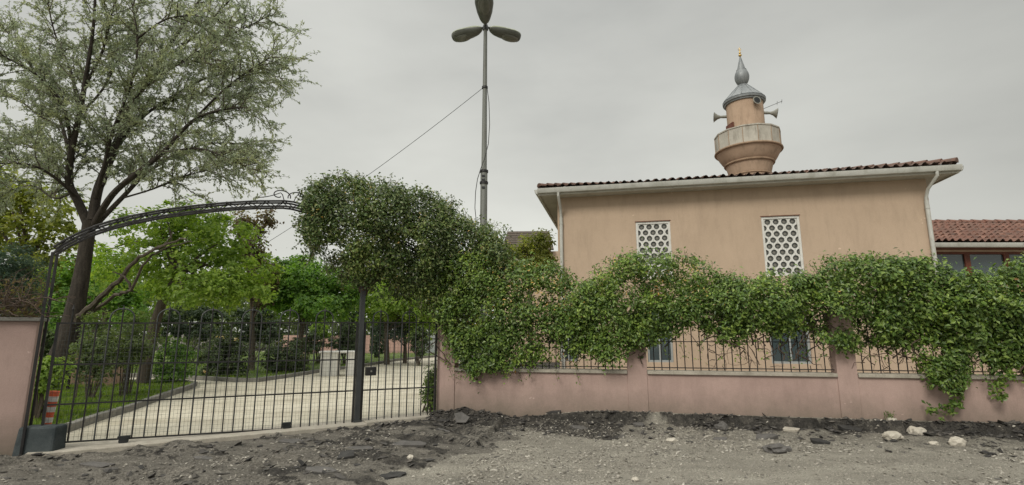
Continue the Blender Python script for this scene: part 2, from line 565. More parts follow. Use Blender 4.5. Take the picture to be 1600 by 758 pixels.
xs = axis(-9.2, 11.5, .036, -500, 500)
ys = axis(5.0, 11.2, .030, -60, 900)
GX, GY = np.meshgrid(xs, ys)
GZ = ground_z(GX, GY)
nx, ny = len(xs), len(ys)
V = np.stack([GX, GY, GZ], -1).reshape(-1, 3)
ii = (np.arange(ny - 1)[:, None] * nx + np.arange(nx - 1)[None]).ravel()
F = np.stack([ii, ii + 1, ii + 1 + nx, ii + nx], -1)
me = np_mesh('ground', V, F, True)
aw = me.attributes.new('worn', 'FLOAT', 'POINT'); aw.data.foreach_set('value', worn_mask(GX, GY).astype(np.float32).ravel())
aa = me.attributes.new('asphalt', 'FLOAT', 'POINT'); aa.data.foreach_set('value', asphalt_crack_shade_mask(GX, GY).astype(np.float32).ravel())  # broken asphalt together with the painted crack shade


def mat_ground():
    m, nt, N, L, P = new_mat('dirt_road')
    co = N.new('ShaderNodeTexCoord').outputs['Object']
    a = N.new('ShaderNodeAttribute'); a.attribute_name = 'asphalt'
    n1 = noise(N, L, co, 1.1, 9, .65, (.6, 1.3, 1))
    r1 = ramp(N, [(.25, (.17, .158, .132)), (.42, (.262, .243, .203)), (.58, (.325, .302, .252)), (.74, (.43, .40, .335))]); L.new(n1.outputs[0], r1.inputs[0])
    vo = N.new('ShaderNodeTexVoronoi'); vo.inputs['Scale'].default_value = 80; L.new(co, vo.inputs['Vector'])
    bw = N.new('ShaderNodeRGBToBW'); L.new(vo.outputs['Color'], bw.inputs[0])
    rv = ramp(N, [(.2, (.6,) * 3), (.6, (1.0,) * 3), (.8, (1.5,) * 3), (.9, (2.1,) * 3)]); L.new(bw.outputs[0], rv.inputs[0])
    nn = noise(N, L, co, 3.3, 6, .7)
    rn = ramp(N, [(.4, (0.15,) * 3), (.62, (.9,) * 3)]); L.new(nn.outputs[0], rn.inputs[0])
    peb = mixc(N, L, rn.outputs[0], (1.0, 1.0, 1.0), rv.outputs[0])
    dirt = mixc(N, L, 1.0, r1.outputs[0], peb, 'MULTIPLY')
    n2 = noise(N, L, co, 5, 9, .7)
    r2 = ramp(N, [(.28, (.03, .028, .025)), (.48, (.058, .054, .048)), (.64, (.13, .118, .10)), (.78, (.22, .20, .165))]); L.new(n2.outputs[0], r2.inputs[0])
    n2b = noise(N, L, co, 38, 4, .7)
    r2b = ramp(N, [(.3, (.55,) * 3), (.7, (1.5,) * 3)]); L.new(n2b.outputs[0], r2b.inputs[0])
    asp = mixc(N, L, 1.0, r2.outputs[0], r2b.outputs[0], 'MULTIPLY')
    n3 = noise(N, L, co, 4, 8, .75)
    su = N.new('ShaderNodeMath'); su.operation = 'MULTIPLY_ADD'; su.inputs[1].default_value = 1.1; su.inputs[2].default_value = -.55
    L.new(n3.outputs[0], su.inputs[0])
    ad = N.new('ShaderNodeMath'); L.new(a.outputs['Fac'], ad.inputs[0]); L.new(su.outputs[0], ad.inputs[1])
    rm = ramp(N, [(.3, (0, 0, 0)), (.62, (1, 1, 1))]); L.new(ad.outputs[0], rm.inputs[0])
    wa = N.new('ShaderNodeAttribute'); wa.attribute_name = 'worn'
    n5 = noise(N, L, co, 2.2, 10, .72, (1, 1.8, 1))
    r5 = ramp(N, [(.28, (.10, .092, .078)), (.5, (.16, .147, .125)), (.72, (.25, .23, .195))]); L.new(n5.outputs[0], r5.inputs[0])
    wc = mixc(N, L, 1.0, r5.outputs[0], r2b.outputs[0], 'MULTIPLY')
    aw2 = N.new('ShaderNodeMath'); L.new(wa.outputs['Fac'], aw2.inputs[0]); L.new(su.outputs[0], aw2.inputs[1])
    rw = ramp(N, [(.3, (0, 0, 0)), (.7, (1, 1, 1))]); L.new(aw2.outputs[0], rw.inputs[0])
    c = mixc(N, L, rw.outputs[0], dirt, wc)
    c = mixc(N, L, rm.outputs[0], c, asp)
    L.new(c, P.inputs['Base Color']); P.inputs['Roughness'].default_value = .95; P.inputs['Specular IOR Level'].default_value = .15
    b = N.new('ShaderNodeBump'); b.inputs['Strength'].default_value = .8; b.inputs['Distance'].default_value = .02
    L.new(vo.outputs['Distance'], b.inputs['Height'])
    b2 = N.new('ShaderNodeBump'); b2.inputs['Strength'].default_value = .8; b2.inputs['Distance'].default_value = .03
    L.new(n2b.outputs[0], b2.inputs['Height']); L.new(b.outputs[0], b2.inputs['Normal']); L.new(b2.outputs[0], P.inputs['Normal'])
    return m


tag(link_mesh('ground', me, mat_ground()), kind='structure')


def gz(x, y):
    return float(ground_z(np.array([x]), np.array([y]))[0])


# courtyard paving ------------------------------------------------
def mat_paving():
    m, nt, N, L, P = new_mat('cream_pavers')
    tc = N.new('ShaderNodeTexCoord')
    mp = N.new('ShaderNodeMapping'); mp.inputs['Rotation'].default_value[2] = R(-9)
    L.new(tc.outputs['Object'], mp.inputs['Vector'])
    br = N.new('ShaderNodeTexBrick'); L.new(mp.outputs[0], br.inputs['Vector'])
    br.inputs['Color1'].default_value = (.51, .47, .37, 1); br.inputs['Color2'].default_value = (.56, .52, .41, 1)
    br.inputs['Mortar'].default_value = (.42, .38, .30, 1); br.inputs['Scale'].default_value = 1
    br.inputs['Brick Width'].default_value = .4; br.inputs['Row Height'].default_value = .2; br.inputs['Mortar Size'].default_value = .009
    n = noise(N, L, tc.outputs['Object'], .7, 9, .65, (.5, 1.2, 1))
    r = ramp(N, [(.34, (.72, .70, .66)), (.55, (1, 1, 1))]); L.new(n.outputs[0], r.inputs[0])
    c = mixc(N, L, 1.0, br.outputs[0], r.outputs[0], 'MULTIPLY')
    L.new(c, P.inputs['Base Color']); P.inputs['Roughness'].default_value = .8
    b = N.new('ShaderNodeBump'); b.inputs['Strength'].default_value = .3; b.inputs['Distance'].default_value = .01; b.invert = True
    L.new(br.outputs['Fac'], b.inputs['Height']); L.new(b.outputs[0], P.inputs['Normal'])
    return m


def sheet(name, pts, z, mat):
    mb = MB(); n = len(pts)
    mb.add([(p[0], p[1], z) for p in pts], [tuple(range(n))])
    o = mb.build(name, mat)
    return tag(o, kind='structure')


g0, g1 = GATE(.0, -.2, 0), GATE(GLEN, -.2, 0)
pave = [tuple(g0[:2]), tuple(g1[:2]), (-1.2, 11.0), (-2.6, 24), (-3.6, 46), (-40, 46), (-40, 15), (-16, 9.5)]
sheet('courtyard_paving', pave, 0.0, mat_paving())


def mat_lawn():
    m, nt, N, L, P = new_mat('lawn_soil')
    co = N.new('ShaderNodeTexCoord').outputs['Object']
    n = noise(N, L, co, 2, 8, .7)
    r = ramp(N, [(.3, (.07, .085, .03)), (.5, (.09, .13, .035)), (.7, (.13, .16, .05))]); L.new(n.outputs[0], r.inputs[0])
    L.new(r.outputs[0], P.inputs['Base Color']); P.inputs['Roughness'].default_value = .95
    return m


M['lawn'] = mat_lawn()


def gp(px, py): return tuple(ground_at(px, py, 0.0)[:2])


lawnA = [tuple(GATE(.25, -.45, 0)[:2]), gp(100, 676), gp(150, 658), gp(205, 641), gp(255, 622), gp(296, 608), gp(304, 603), gp(285, 600), gp(240, 599), gp(180, 600), gp(60, 604), (-16, 15.2), (-16, 8)]
lawnB = [(-34, 19.5), gp(60, 589), gp(160, 588), gp(230, 590), gp(320, 594), gp(370, 597), gp(402, 597), gp(450, 590), gp(505, 581), gp(560, 574), gp(620, 564), gp(680, 558), (-5.0, 44), (-34, 44)]


def inset_lawn(name, pts, grassname, n, blade):
    sheet(name, pts, .05, M['lawn'])
    P_ = np.array(pts)
    lo, hi = P_.min(0), P_.max(0)
    out = []
    while sum(len(o) for o in out) < n:
        q = lo + rng.random((n * 2, 2)) * (hi - lo)
        # nearer blades show larger: keep more of them
        q = q[rng.random(len(q)) < np.clip((13.0 / np.maximum(q[:, 1], 1)) ** 2, 0, 1)]
        ins = np.zeros(len(q), bool); j = len(P_) - 1
        for i in range(len(P_)):
            a, b = P_[i], P_[j]
            c = ((a[1] > q[:, 1]) != (b[1] > q[:, 1])) & (q[:, 0] < (b[0] - a[0]) * (q[:, 1] - a[1]) / (b[1] - a[1] + 1e-12) + a[0])
            ins ^= c; j = i
        px = 800 + q[:, 0] / q[:, 1] * 825
        out.append(q[ins & (px > -60) & (px < 740)])
    q = np.concatenate(out)[:n]
    h = blade * (.5 + rng.random(n)) * (.6 + .8 * vnoise(q * 1.2, 4))
    pos = np.concatenate([q, (.05 + h * .42)[:, None]], 1)
    nr = rng.normal(size=(n, 3)); nr[:, 2] *= .3
    td = np.tile(np.array([[0, 0, 1.3]]), (n, 1))
    o = leaves(grassname, pos, nr, h, M['leaf_grass'], None, aspect=.16, droop=-.5, fold=.0, tdir=td)
    tag(o, kind='stuff')
    return o


tag(inset_lawn('lawn', lawnA, 'grass', 26000, .11), 'short green grass on the near lawn just behind the gate', 'grass')
tag(inset_lawn('lawn', lawnB, 'grass', 30000, .11), 'green grass on the far lawn beyond the paved drive', 'grass')


def kerb(pts, label):
    mb = MB(); n = len(pts)
    P3 = [Vector((p[0], p[1], 0)) for p in pts]
    L_, R_ = [], []
    for i, p in enumerate(P3):
        t = (P3[min(i + 1, n - 1)] - P3[max(i - 1, 0)]).normalized()
        nn = Vector((t.y, -t.x, 0))
        L_.append(p + nn * .07); R_.append(p - nn * .07)
    vs, fs = [], []
    for a, b in zip(L_, R_):
        vs += [(a.x, a.y, -.05), (a.x, a.y, .13), (b.x, b.y, .13), (b.x, b.y, -.05)]
    for i in range(n - 1):
        k = i * 4
        for j in range(3): fs.append((k + j, k + j + 1, k + 5 + j, k + 4 + j))
    fs += [(0, 1, 2, 3), (n * 4 - 1, n * 4 - 2, n * 4 - 3, n * 4 - 4)]
    mb.add(vs, fs)
    tag(mb.build('kerb', M['kerb'], bevel=.015), label, 'kerb')


kerb(lawnA[1:11], 'grey stone kerb curving round the tip of the near lawn')
kerb(lawnB[1:13], 'long grey kerb edging the far lawn along the drive')

# concrete threshold under the gate
mb = MB(); mb.box(GATE, .12, 4.62, -.30, .28, -.15, .03); mb.box(GATE, 4.622, GLEN - .02, -.30, .20, -.15, .045)
tag(mb.build('threshold', M['concrete'], bevel=.012), 'pale concrete threshold strip running under the whole iron gate', 'threshold')

# ------------------------------------------------------------------ GARDEN WALL (right)
s_p = [(WALL.pix(a, 600)[0], WALL.pix(b, 600)[0]) for a, b in ((682, 710), (981, 1012), (1310, 1342))]
bay = s_p[2][0] - s_p[1][0]
s_p.append((s_p[2][0] + bay * 1.02, s_p[2][1] + bay * 1.02))
SILL = WALL.pix(860, 577)[1]
PIER_Z = WALL.pix(690, 495)[1]
gw = thing('garden_wall', WALL(0, 0, 0), 'long pink rendered garden wall with piers, right of the gate', 'wall')
mb = MB(); mb.box(WALL, s_p[0][0] + .003, 13.5, -.25, -.02, -.3, SILL - .06); mb.build('wall', M['pink'], gw)
for a, b in s_p:
    m2 = MB(); m2.box(WALL, a, b, -.27, 0, -.3, PIER_Z); m2.build('pier', M['pink'], gw, bevel=.008)
    m3 = MB(); m3.box(WALL, a - .03, b + .03, -.30, .03, PIER_Z, PIER_Z + .05); m3.build('pier_cap', M['kerb'], gw, bevel=.006)
ends = [(s_p[i][1], s_p[i + 1][0]) for i in range(3)] + [(s_p[3][1], 13.4)]
for a, b in ends:
    m2 = MB(); m2.box(WALL, a + .003, b - .003, -.29, .03, SILL - .06, SILL); m2.build('coping', M['concrete'], gw, bevel=.006)

names = ['iron railing panel beside the gate, mostly buried in the vine', 'iron railing panel between the second and third wall piers, bars clearest',
         'iron railing panel right of the third pier, tangled with twigs']
for i in range(3):
    a, b = ends[i]
    rl = thing('railing', WALL((a + b) / 2, -.12, SILL), names[i], 'railing', 'iron railings set in the garden wall')
    n = int(round((b - a) / .135))
    for k in range(1, n):
        s = a + (b - a) * k / n
        m2 = MB(); m2.tube([WALL(s, -.12, SILL + .005), WALL(s, -.12, SILL + .98)], .0095, 6); m2.build('bar', M['iron'], rl)
    for z in (SILL + .05, SILL + .52, SILL + .90):
        m2 = MB(); m2.box(WALL, a, b, -.135, -.105, z - .008, z + .008); m2.build('rail', M['iron'], rl)

# left pier and wall
lw = thing('garden_wall', GATE(-.1, 0, 0), 'pink rendered pier and wall at the left edge, left of the gate', 'wall')
LWF = Frame((-6.60, 7.22), (-1, -.10))
z_lw = LWF.pix(40, 502)[1]
LW = Frame((-6.60, 7.22), GATE.d)
mb = MB(); mb.box(LW, -5, 0, -.33, 0, -.3, z_lw); mb.build('wall', M['pink'], lw, bevel=.008)
m2 = MB(); m2.box(LW, -5, .05, -.38, .05, z_lw, z_lw + .05); m2.build('coping', M['kerb'], lw, bevel=.006)

# ------------------------------------------------------------------ GATE
def zline(pa, pb):
    (sa, za), (sb, zb) = GATE.pix(*pa), GATE.pix(*pb)
    return lambda s: za + (zb - za) * (s - sa) / (sb - sa)


Zbot = zline((200, 685), (480, 668)); Zm2 = zline((200, 627), (480, 614)); Zm1 = zline((250, 567), (540, 562)); Ztop = zline((120, 505), (660, 504))
s_post = GATE.pix(560, 600)[0]


def gate_leaf(name, label, s0, s1, rails, hinge_left):
    t = thing(name, GATE((s0 + s1) / 2, 0, Zbot((s0 + s1) / 2)), label, 'gate', 'iron gate leaves across the entrance')
    n = int(round((s1 - s0) / .147)); sp = (s1 - s0) / n
    for k in range(n + 1):
        s = s0 + k * sp
        ph = (n - k) % 4
        zt = Ztop(s)
        if k in (0, n):
            m2 = MB(); m2.box(GATE, s - .016, s + .016, -.016, .016, Zbot(s) - .012, zt + .012); m2.build('stile', M['iron'], t); continue
        m2 = MB()
        if ph == 3 and k - 2 > 0:          # hoop over three bars
            r = sp
            c = s - sp
            zc = zt + .075
            pts = [GATE(c + r, 0, Zbot(c + r))] + [GATE(c + r * math.cos(q), 0, zc + r * .95 * math.sin(q)) for q in np.linspace(0, math.pi, 13)] + [GATE(c - r, 0, Zbot(c - r))]
            m2.tube(pts, .011, 6); m2.build('hoop_bar', M['iron_blue'], t, True)
        elif ph == 1 and k + 2 < n + 1 and k + 2 - 0 <= n - 1:
            continue
        elif ph == 0:
            m2.tube([GATE(s, 0, Zbot(s)), GATE(s, 0, zt + .17), GATE(s, 0, zt + .20), GATE(s, 0, zt + .27)], [.011, .011, .018, .002], 6); m2.build('spear_bar', M['iron'], t)
        else:
            m2.tube([GATE(s, 0, Zbot(s)), GATE(s, 0, zt)], .011, 6); m2.build('bar', M['iron'], t)
    for zf in rails:
        m2 = MB()
        a, b = GATE, (s0, s1)
        p = [GATE(s0, .011, zf(s0) - .011), GATE(s1, .011, zf(s1) - .011), GATE(s1, -.011, zf(s1) - .011), GATE(s0, -.011, zf(s0) - .011)]
        q = [v + Vector((0, 0, .022)) for v in p]
        m2.hexa(p + q); m2.build('rail', M['iron'], t)
    m2 = MB()
    for s in np.arange(s0 + .05, s1 - .01, .05):
        m2.tube([GATE(s, -.022, Zbot(s)), GATE(s, -.022, Ztop(s))], .0016, 3, False)
    nz = 27
    for k in range(nz):
        f = k / nz
        m2.tube([GATE(s, -.026, Zbot(s) * (1 - f) + Ztop(s) * f) for s in (s0, s1)], .0016, 3, False)
    m2.build('wire_mesh', M['wire'], t)
    return t


gl = gate_leaf('gate_leaf', 'wide black iron gate leaf left of the dark post, hooped tops', .22, s_post - .075, (Zbot, Zm2, Zm1, Ztop), True)
for px in (193, 447):
    s = GATE.pix(px, 690 if px < 300 else 672)[0]
    m2 = MB(); c = GATE(s, .03, .05)
    wheel = [(.06 * math.cos(q), .06 * math.sin(q)) for q in np.linspace(0, 2 * math.pi, 17)[:-1]]
    vs = [GATE(s + a, w, .062 + b) for w in (.05, -.02) for a, b in wheel]
    n = 16
    m2.add(vs, [tuple(range(n - 1, -1, -1)), tuple(range(n, 2 * n))] + [(i, (i + 1) % n, n + (i + 1) % n, n + i) for i in range(n)])
    m2.box(GATE, s - .075, s + .075, -.025, .055, .09, .125)
    m2.build('wheel', M['dark'], gl, False)
gr = gate_leaf('gate_leaf', 'narrow black iron gate leaf right of the dark post, with lock box', s_post + .075, GLEN - .02, (Zm2, Ztop), False)
m2 = MB(); sl, zl = GATE.pix(579, 580); m2.box(GATE, sl - .095, sl + .095, -.03, .045, zl - .075, zl + .075); lk = m2.build('lock_box', M['iron'], gr, bevel=.006)
m2 = MB(); m2.tube([GATE(sl, .045, zl), GATE(sl, .06, zl)], .017, 10); m2.build('keyhole', M['horn'], lk)

gp_ = thing('gate_post', GATE(s_post, 0, 0), 'dark square iron gate post between the two gate leaves', 'post')
m2 = MB(); m2.box(GATE, s_post - .044, s_post + .044, -.044, .044, -.1, 2.46); m2.build('post', M['iron_blue'], gp_, bevel=.006)
m2 = MB(); m2.box(GATE, s_post - .07, s_post + .07, -.07, .07, .036, .06); m2.build('base_plate', M['iron_blue'], gp_)

# ------------------------------------------------------------------ ARCH over the gate
AW_, AH_ = .085, .048
sA = GATE.pix(76, 450)[0]
sB = GLEN + .12
APX = [(76, 398), (105, 380), (140, 363), (170, 353), (200, 345), (250, 335), (300, 328), (350, 323), (400, 320), (438, 319)]
AS = [GATE.pix(*q) for q in APX]
sap = (sA + sB) / 2
AS[-1] = (sap, AS[-1][1] + .01)
zsp = AS[0][1]


def arch_z(f):                      # f 0..1 along the span, symmetric about the apex
    s_ = sA + (sB - sA) * (f if f <= .5 else 1 - f)
    return float(np.interp(s_, [a[0] for a in AS], [a[1] for a in AS]))


ar = thing('entrance_arch', GATE(GLEN / 2, 0, 0), 'dark lattice iron arch spanning over the gate, scrolls on top', 'arch')
NA = 44
for w in (AW_, -AW_):
    for dz in (AH_, -AH_):
        pts = [GATE(sA + (sB - sA) * f, w, arch_z(f) + dz) for f in np.linspace(0, 1, NA)]
        m2 = MB(); m2.tube(pts, .017, 6); m2.build('chord', M['iron'], ar, True)
    m2 = MB()
    for k in range(NA - 1):
        f0, f1 = k / (NA - 1), (k + 1) / (NA - 1)
        sg = 1 if k % 2 else -1
        m2.tube([GATE(sA + (sB - sA) * f0, w, arch_z(f0) + .045 * sg), GATE(sA + (sB - sA) * f1, w, arch_z(f1) - .045 * sg)], .008, 5)
    m2.build('lattice', M['iron'], ar)
m2 = MB()
for k in range(0, NA, 3):
    f = k / (NA - 1)
    for dz in (AH_, -AH_):
        m2.tube([GATE(sA + (sB - sA) * f, AW_, arch_z(f) + dz), GATE(sA + (sB - sA) * f, -AW_, arch_z(f) + dz)], .008, 5)
m2.build('cross_bar', M['iron'], ar)
for s in (sA, sB):
    for w in (AW_, -.20):
        zc0 = -.05 if s == sA else PIER_Z + .055
        m2 = MB(); m2.box(GATE, s - .016, s + .016, w - .016, w + .016, zc0, zsp + .03); m2.build('column', M['iron'], ar, bevel=.004)
for sg in (-1, 1):                  # apex scrolls
    m2 = MB()
    q = np.linspace(0, 1, 40)
    cx = .17
    pts = []
    for u in q:                     # outer sweep then curl in
        ang = -.3 + u * 5.4; rr = .165 * (1 - u) ** .75 + .03
        pts.append(GATE(sap + sg * (cx + rr * -math.cos(ang) * .9 - .02), AW_, arch_z(.5) + .065 + .06 + rr * math.sin(ang) * .6))
    m2.tube(pts, .010, 5)
    pts = [GATE(sap + sg * (.08 + .42 * u), AW_, arch_z(.5) + .045 + .17 * (1 - u) ** 1.6 * math.sin(min(1, u * 6) * math.pi / 2)) for u in np.linspace(0, 1, 14)]
    m2.tube(pts, .008, 5)
    m2.build('scroll', M['iron'], ar, True)

# ------------------------------------------------------------------ climbing plants
def foliage_band(fr, prof, thick, n, size, w0=.0, rough=.10, seed=1, clump=2.2, cut=.39, sprig=.035):
    prof = np.array(prof, float)
    px = rng.uniform(prof[0, 0], prof[-1, 0], n * 4)
    top = np.interp(px, prof[:, 0], prof[:, 1]); bot = np.interp(px, prof[:, 0], prof[:, 2])
    top = top + (fbm(np.stack([px / 26.0, px * 0 + seed], -1), 3, seed) - .5) * 22
    bot = bot + (fbm(np.stack([px / 17.0, px * 0 + seed], -1), 4, seed + 1) - .5) * 52
    bot = np.maximum(bot, top + 8)
    keep = rng.random(len(px)) < (bot - top) / (prof[:, 2] - prof[:, 1]).max()
    px, top, bot = px[keep][:n * 2], top[keep][:n * 2], bot[keep][:n * 2]
    m = len(px)
    t = rng.random(m)                                       # 0 top 1 bottom
    py = top + (bot - top) * t
    u, f, w = px - 800, FOC * CP - (379 - py) * SP, (379 - py) * CP + FOC * SP
    tt = u / f
    s = (tt * fr.A[1] - fr.A[0]) / (fr.d[0] - tt * fr.d[1])
    Y = fr.A[1] + s * fr.d[1]
    z = CAM_Z + w * Y / f
    # round section: thick in the upper middle, thinner at the rims
    sec = thick * np.clip(np.sin(np.pi * np.clip(.12 + .82 * t ** .58, 0, 1)), .15, 1) ** .7
    e = np.stack([s * 1.1, z * 1.3, np.zeros(m)], -1)
    sec = sec * (.30 + 1.4 * fbm(e * 1.9, 3, seed))
    r = rng.random(m) ** .30 * np.where(rng.random(m) < .68, 1, -1)
    ww = w0 + r * sec
    P = np.stack([fr.A[0] + fr.d[0] * s + fr.n[0] * ww, fr.A[1] + fr.d[1] * s + fr.n[1] * ww, z], -1)
    P += (np.stack([fbm(P * 3.1, 3, seed + k + 5) for k in range(3)], -1) - .5) * rough * 4
    P += rng.normal(size=P.shape) * sprig
    k = fbm(P * clump, 4, seed + 40) > cut - .06 * (np.abs(r) < .6)
    P, r, t = P[k][:n], r[k][:n], t[k][:n]
    N_ = np.stack([fr.n[0] * r, fr.n[1] * r, .75 - .55 * t], -1) + rng.normal(size=P.shape) * .55
    return P, N_, size * (.6 + .75 * rng.random(len(P)))


def sprays(P, N_, n, sig=.075, fill=.35):
    """leaf sprays: most leaves gather round a few outer points, the rest fill the inside"""
    m = len(P); nf = min(int(n * fill), m)
    f = rng.choice(m, nf, replace=False)
    nc = max(10, int((n - nf) / 20)); c = rng.choice(m, nc, replace=False)
    k = rng.integers(0, nc, n - nf)
    Nc = unit(N_[c])
    d = rng.normal(size=(n - nf, 3)) * (sig * (.55 + .9 * rng.random(nc)))[k][:, None]
    d = d - Nc[k] * (d * Nc[k]).sum(1, keepdims=True) * .45
    Q = P[c][k] + Nc[k] * .05 + d
    NQ = Nc[k] * .9 + unit(d) * .55 + np.array([0, 0, .45]) + rng.normal(size=Q.shape) * .35
    return np.concatenate([Q, P[f]]), np.concatenate([NQ, N_[f]])


def strands(starts, step, nstep, drift, size, gap=.03):
    """thin leafy shoots: list of points with leaves alternately along them"""
    P, T, tubes = [], [], []
    for p, d in starts:
        p, d = Vector(p), Vector(d).normalized()
        line = [p.copy()]
        for k in range(nstep):
            d = (d + Vector(drift) * .22 + Vector(rng.normal(size=3)) * .16).normalized()
            p = p + d * step * random.uniform(.7, 1.2)
            line.append(p.copy())
            for j in range(2):
                P.append(p + Vector(rng.normal(size=3)) * gap); T.append(d)
        tubes.append(line)
    P = np.array([tuple(p) for p in P]); T = np.array([tuple(t) for t in T])
    return P, T, tubes


def vine(label, fr, prof, thick, n, size, mat, w0, stems, hang, flower=0, seed=1, sprouts=40, rust=0, **kw):
    P, N_, s = foliage_band(fr, prof, thick, n, size, w0, seed=seed, **kw)
    P, N_ = sprays(P, N_, n)
    s = size * (.5 + .95 * rng.random(len(P)))
    base = fr(fr.pix(prof[len(prof) // 2][0], 500)[0], w0, .9)
    t = thing('climbing_vine', base, label, 'vine', 'climbing vines over the wall and gate')
    pr = np.array(prof, float)
    st = []
    for _ in range(sprouts):
        x = rng.uniform(pr[0, 0] + 5, pr[-1, 0] - 5); y = np.interp(x, pr[:, 0], pr[:, 1]) + 8
        s_, z_ = fr.pix(x, y)
        st.append((fr(s_, w0 + rng.uniform(-.2, .25), z_), (rng.normal() * .6, -.1, 1.0)))
    P2, T2, tb = strands(st, .05, 6, (0, 0, -.15), size)
    st = []
    for x, y0, w in hang:
        s_, z_ = fr.pix(x, y0)
        st.append((fr(s_, w0 + w, z_), (rng.normal() * .3, -.15, -1)))
    if st:
        P3, T3, tb3 = strands(st, .055, 8, (0, 0, -.4), size, .035)
        P2 = np.concatenate([P2, P3]); tb += tb3
    N2 = rng.normal(size=P2.shape) + np.array([0, -.5, .6])
    leaves('foliage', np.concatenate([P, P2]), np.concatenate([N_, N2]), np.concatenate([s, size * (.55 + .5 * rng.random(len(P2)))]), mat, t, aspect=.56)
    m2 = MB()
    for l in tb: m2.tube(l, [.004] * (len(l) - 1) + [.002], 3, False)
    # woody stems inside
    for _ in range(stems):
        x = rng.uniform(pr[0, 0] + 10, pr[-1, 0] - 10)
        y1 = np.interp(x, pr[:, 0], pr[:, 2]); s_, z1 = fr.pix(x, y1 + rng.uniform(5, 30))
        q = fr(s_, w0 + rng.uniform(-.15, .15), max(z1, SILL))
        l = [q]
        for k in range(9):
            q = q + Vector((rng.normal() * .09, rng.normal() * .04, .09)); l.append(q)
        m2.tube(l, np.linspace(.013, .004, len(l)), 4, False)
    tag(m2.build('stem', M['twig'], t), kind='stuff')
    if flower:
        P, N_, s = foliage_band(fr, prof, thick * 1.08, flower, .05, w0, seed=seed + 3, cut=.53, clump=1.6)
        k = P[:, 2] > np.quantile(P[:, 2], .40)
        tag(leaves('flowers', P[k], N_[k], s[k], M['leaf_flower'], t, aspect=.42), kind='stuff')
    if rust:
        P, N_, s = foliage_band(fr, prof, thick * 1.05, rust, .055, w0, seed=seed + 9, cut=.55, clump=1.2)
        leaves('dry_leaves', P, N_, s, M['leaf_rust'], t, aspect=.5)
    return t


vine('vine mound draped from the gate pier over the first railing, yellow blossom on top', WALL,
     [(690, 400, 480), (704, 395, 545), (722, 390, 576), (760, 394, 580), (800, 408, 578), (840, 420, 572), (870, 426, 560), (900, 440, 550), (930, 458, 542)],
     .46, 32000, .062, M['leaf_vine'], -.02, 10, [(x, 560, .15) for x in (695, 715, 725, 735, 790, 812, 838, 870, 900)] + [(700, 500, .05), (696, 530, .05)], 1000, 2, 40, 160)
vine('rounded vine mound below the left lattice window, a few yellow blossoms', WALL,
     [(905, 462, 545), (930, 428, 555), (960, 413, 562), (1000, 406, 545), (1050, 404, 522), (1090, 416, 518), (1120, 433, 518), (1152, 444, 515)],
     .46, 26000, .062, M['leaf_vine'], -.02, 12, [(x, 525, .1) for x in (930, 950, 965, 980, 1030, 1060, 1095, 1130)], 700, 12, 45, 120)
vC = vine('long bright green vine hedge below the right lattice window', WALL,
     [(1130, 446, 520), (1170, 443, 528), (1210, 439, 532), (1260, 427, 534), (1300, 416, 537), (1350, 409, 537), (1400, 411, 532), (1440, 420, 537), (1482, 436, 545)],
     .5, 34000, .064, M['leaf_vine'], 0.0, 22, [(x, 530, .1) for x in (1150, 1180, 1220, 1250, 1290, 1330, 1380, 1420, 1450)], 70, 23, 50)
vD = vine('vine at the right edge with strands trailing down to the rubble', WALL,
     [(1455, 440, 535), (1490, 443, 545), (1525, 441, 542), (1560, 433, 556), (1600, 411, 578), (1650, 402, 590)],
     .5, 22000, .066, M['leaf_vine'], .0, 12, [(x, 560, .15) for x in (1490, 1510, 1530, 1590, 1595)], 60, 34, 14, 60)
for prof, n, th in (([(1436, 535, 575), (1450, 532, 660), (1470, 530, 676), (1486, 535, 650), (1500, 540, 585)], 2600, .13), ([(1535, 545, 580), (1552, 545, 618), (1570, 545, 600), (1582, 550, 580)], 1000, .13)):
    P, N_, s = foliage_band(WALL, prof, th, n, .065, .12, seed=51, cut=.44, sprig=.03)
    leaves('trailing_strand', P, N_, s, M['leaf_vine'], vD, aspect=.56)

m2 = MB()
for a_, b_, n_ in ((1092, 1300, 60), (1345, 1480, 70), (860, 975, 25), (1500, 1590, 40)):
    for _ in range(n_):
        x = rng.uniform(a_, b_); s_, z_ = WALL.pix(x, rng.uniform(515, 575))
        q = WALL(s_, rng.uniform(-.2, .06), z_)
        d = Vector((rng.normal(), rng.normal() * .15, rng.normal() * .8)).normalized(); l = [q]
        for j in range(int(rng.integers(4, 11))):
            d = (d + Vector((rng.normal(), rng.normal() * .3, rng.normal() - .05)) * .38).normalized(); q = q + d * .06
            if q.z < SILL + .02: q.z = SILL + .02
            l.append(q)
        m2.tube(l, np.linspace(rng.uniform(.004, .009), .002, len(l)), 4, False)
tag(m2.build('stem', M['twig'], vC), kind='stuff')

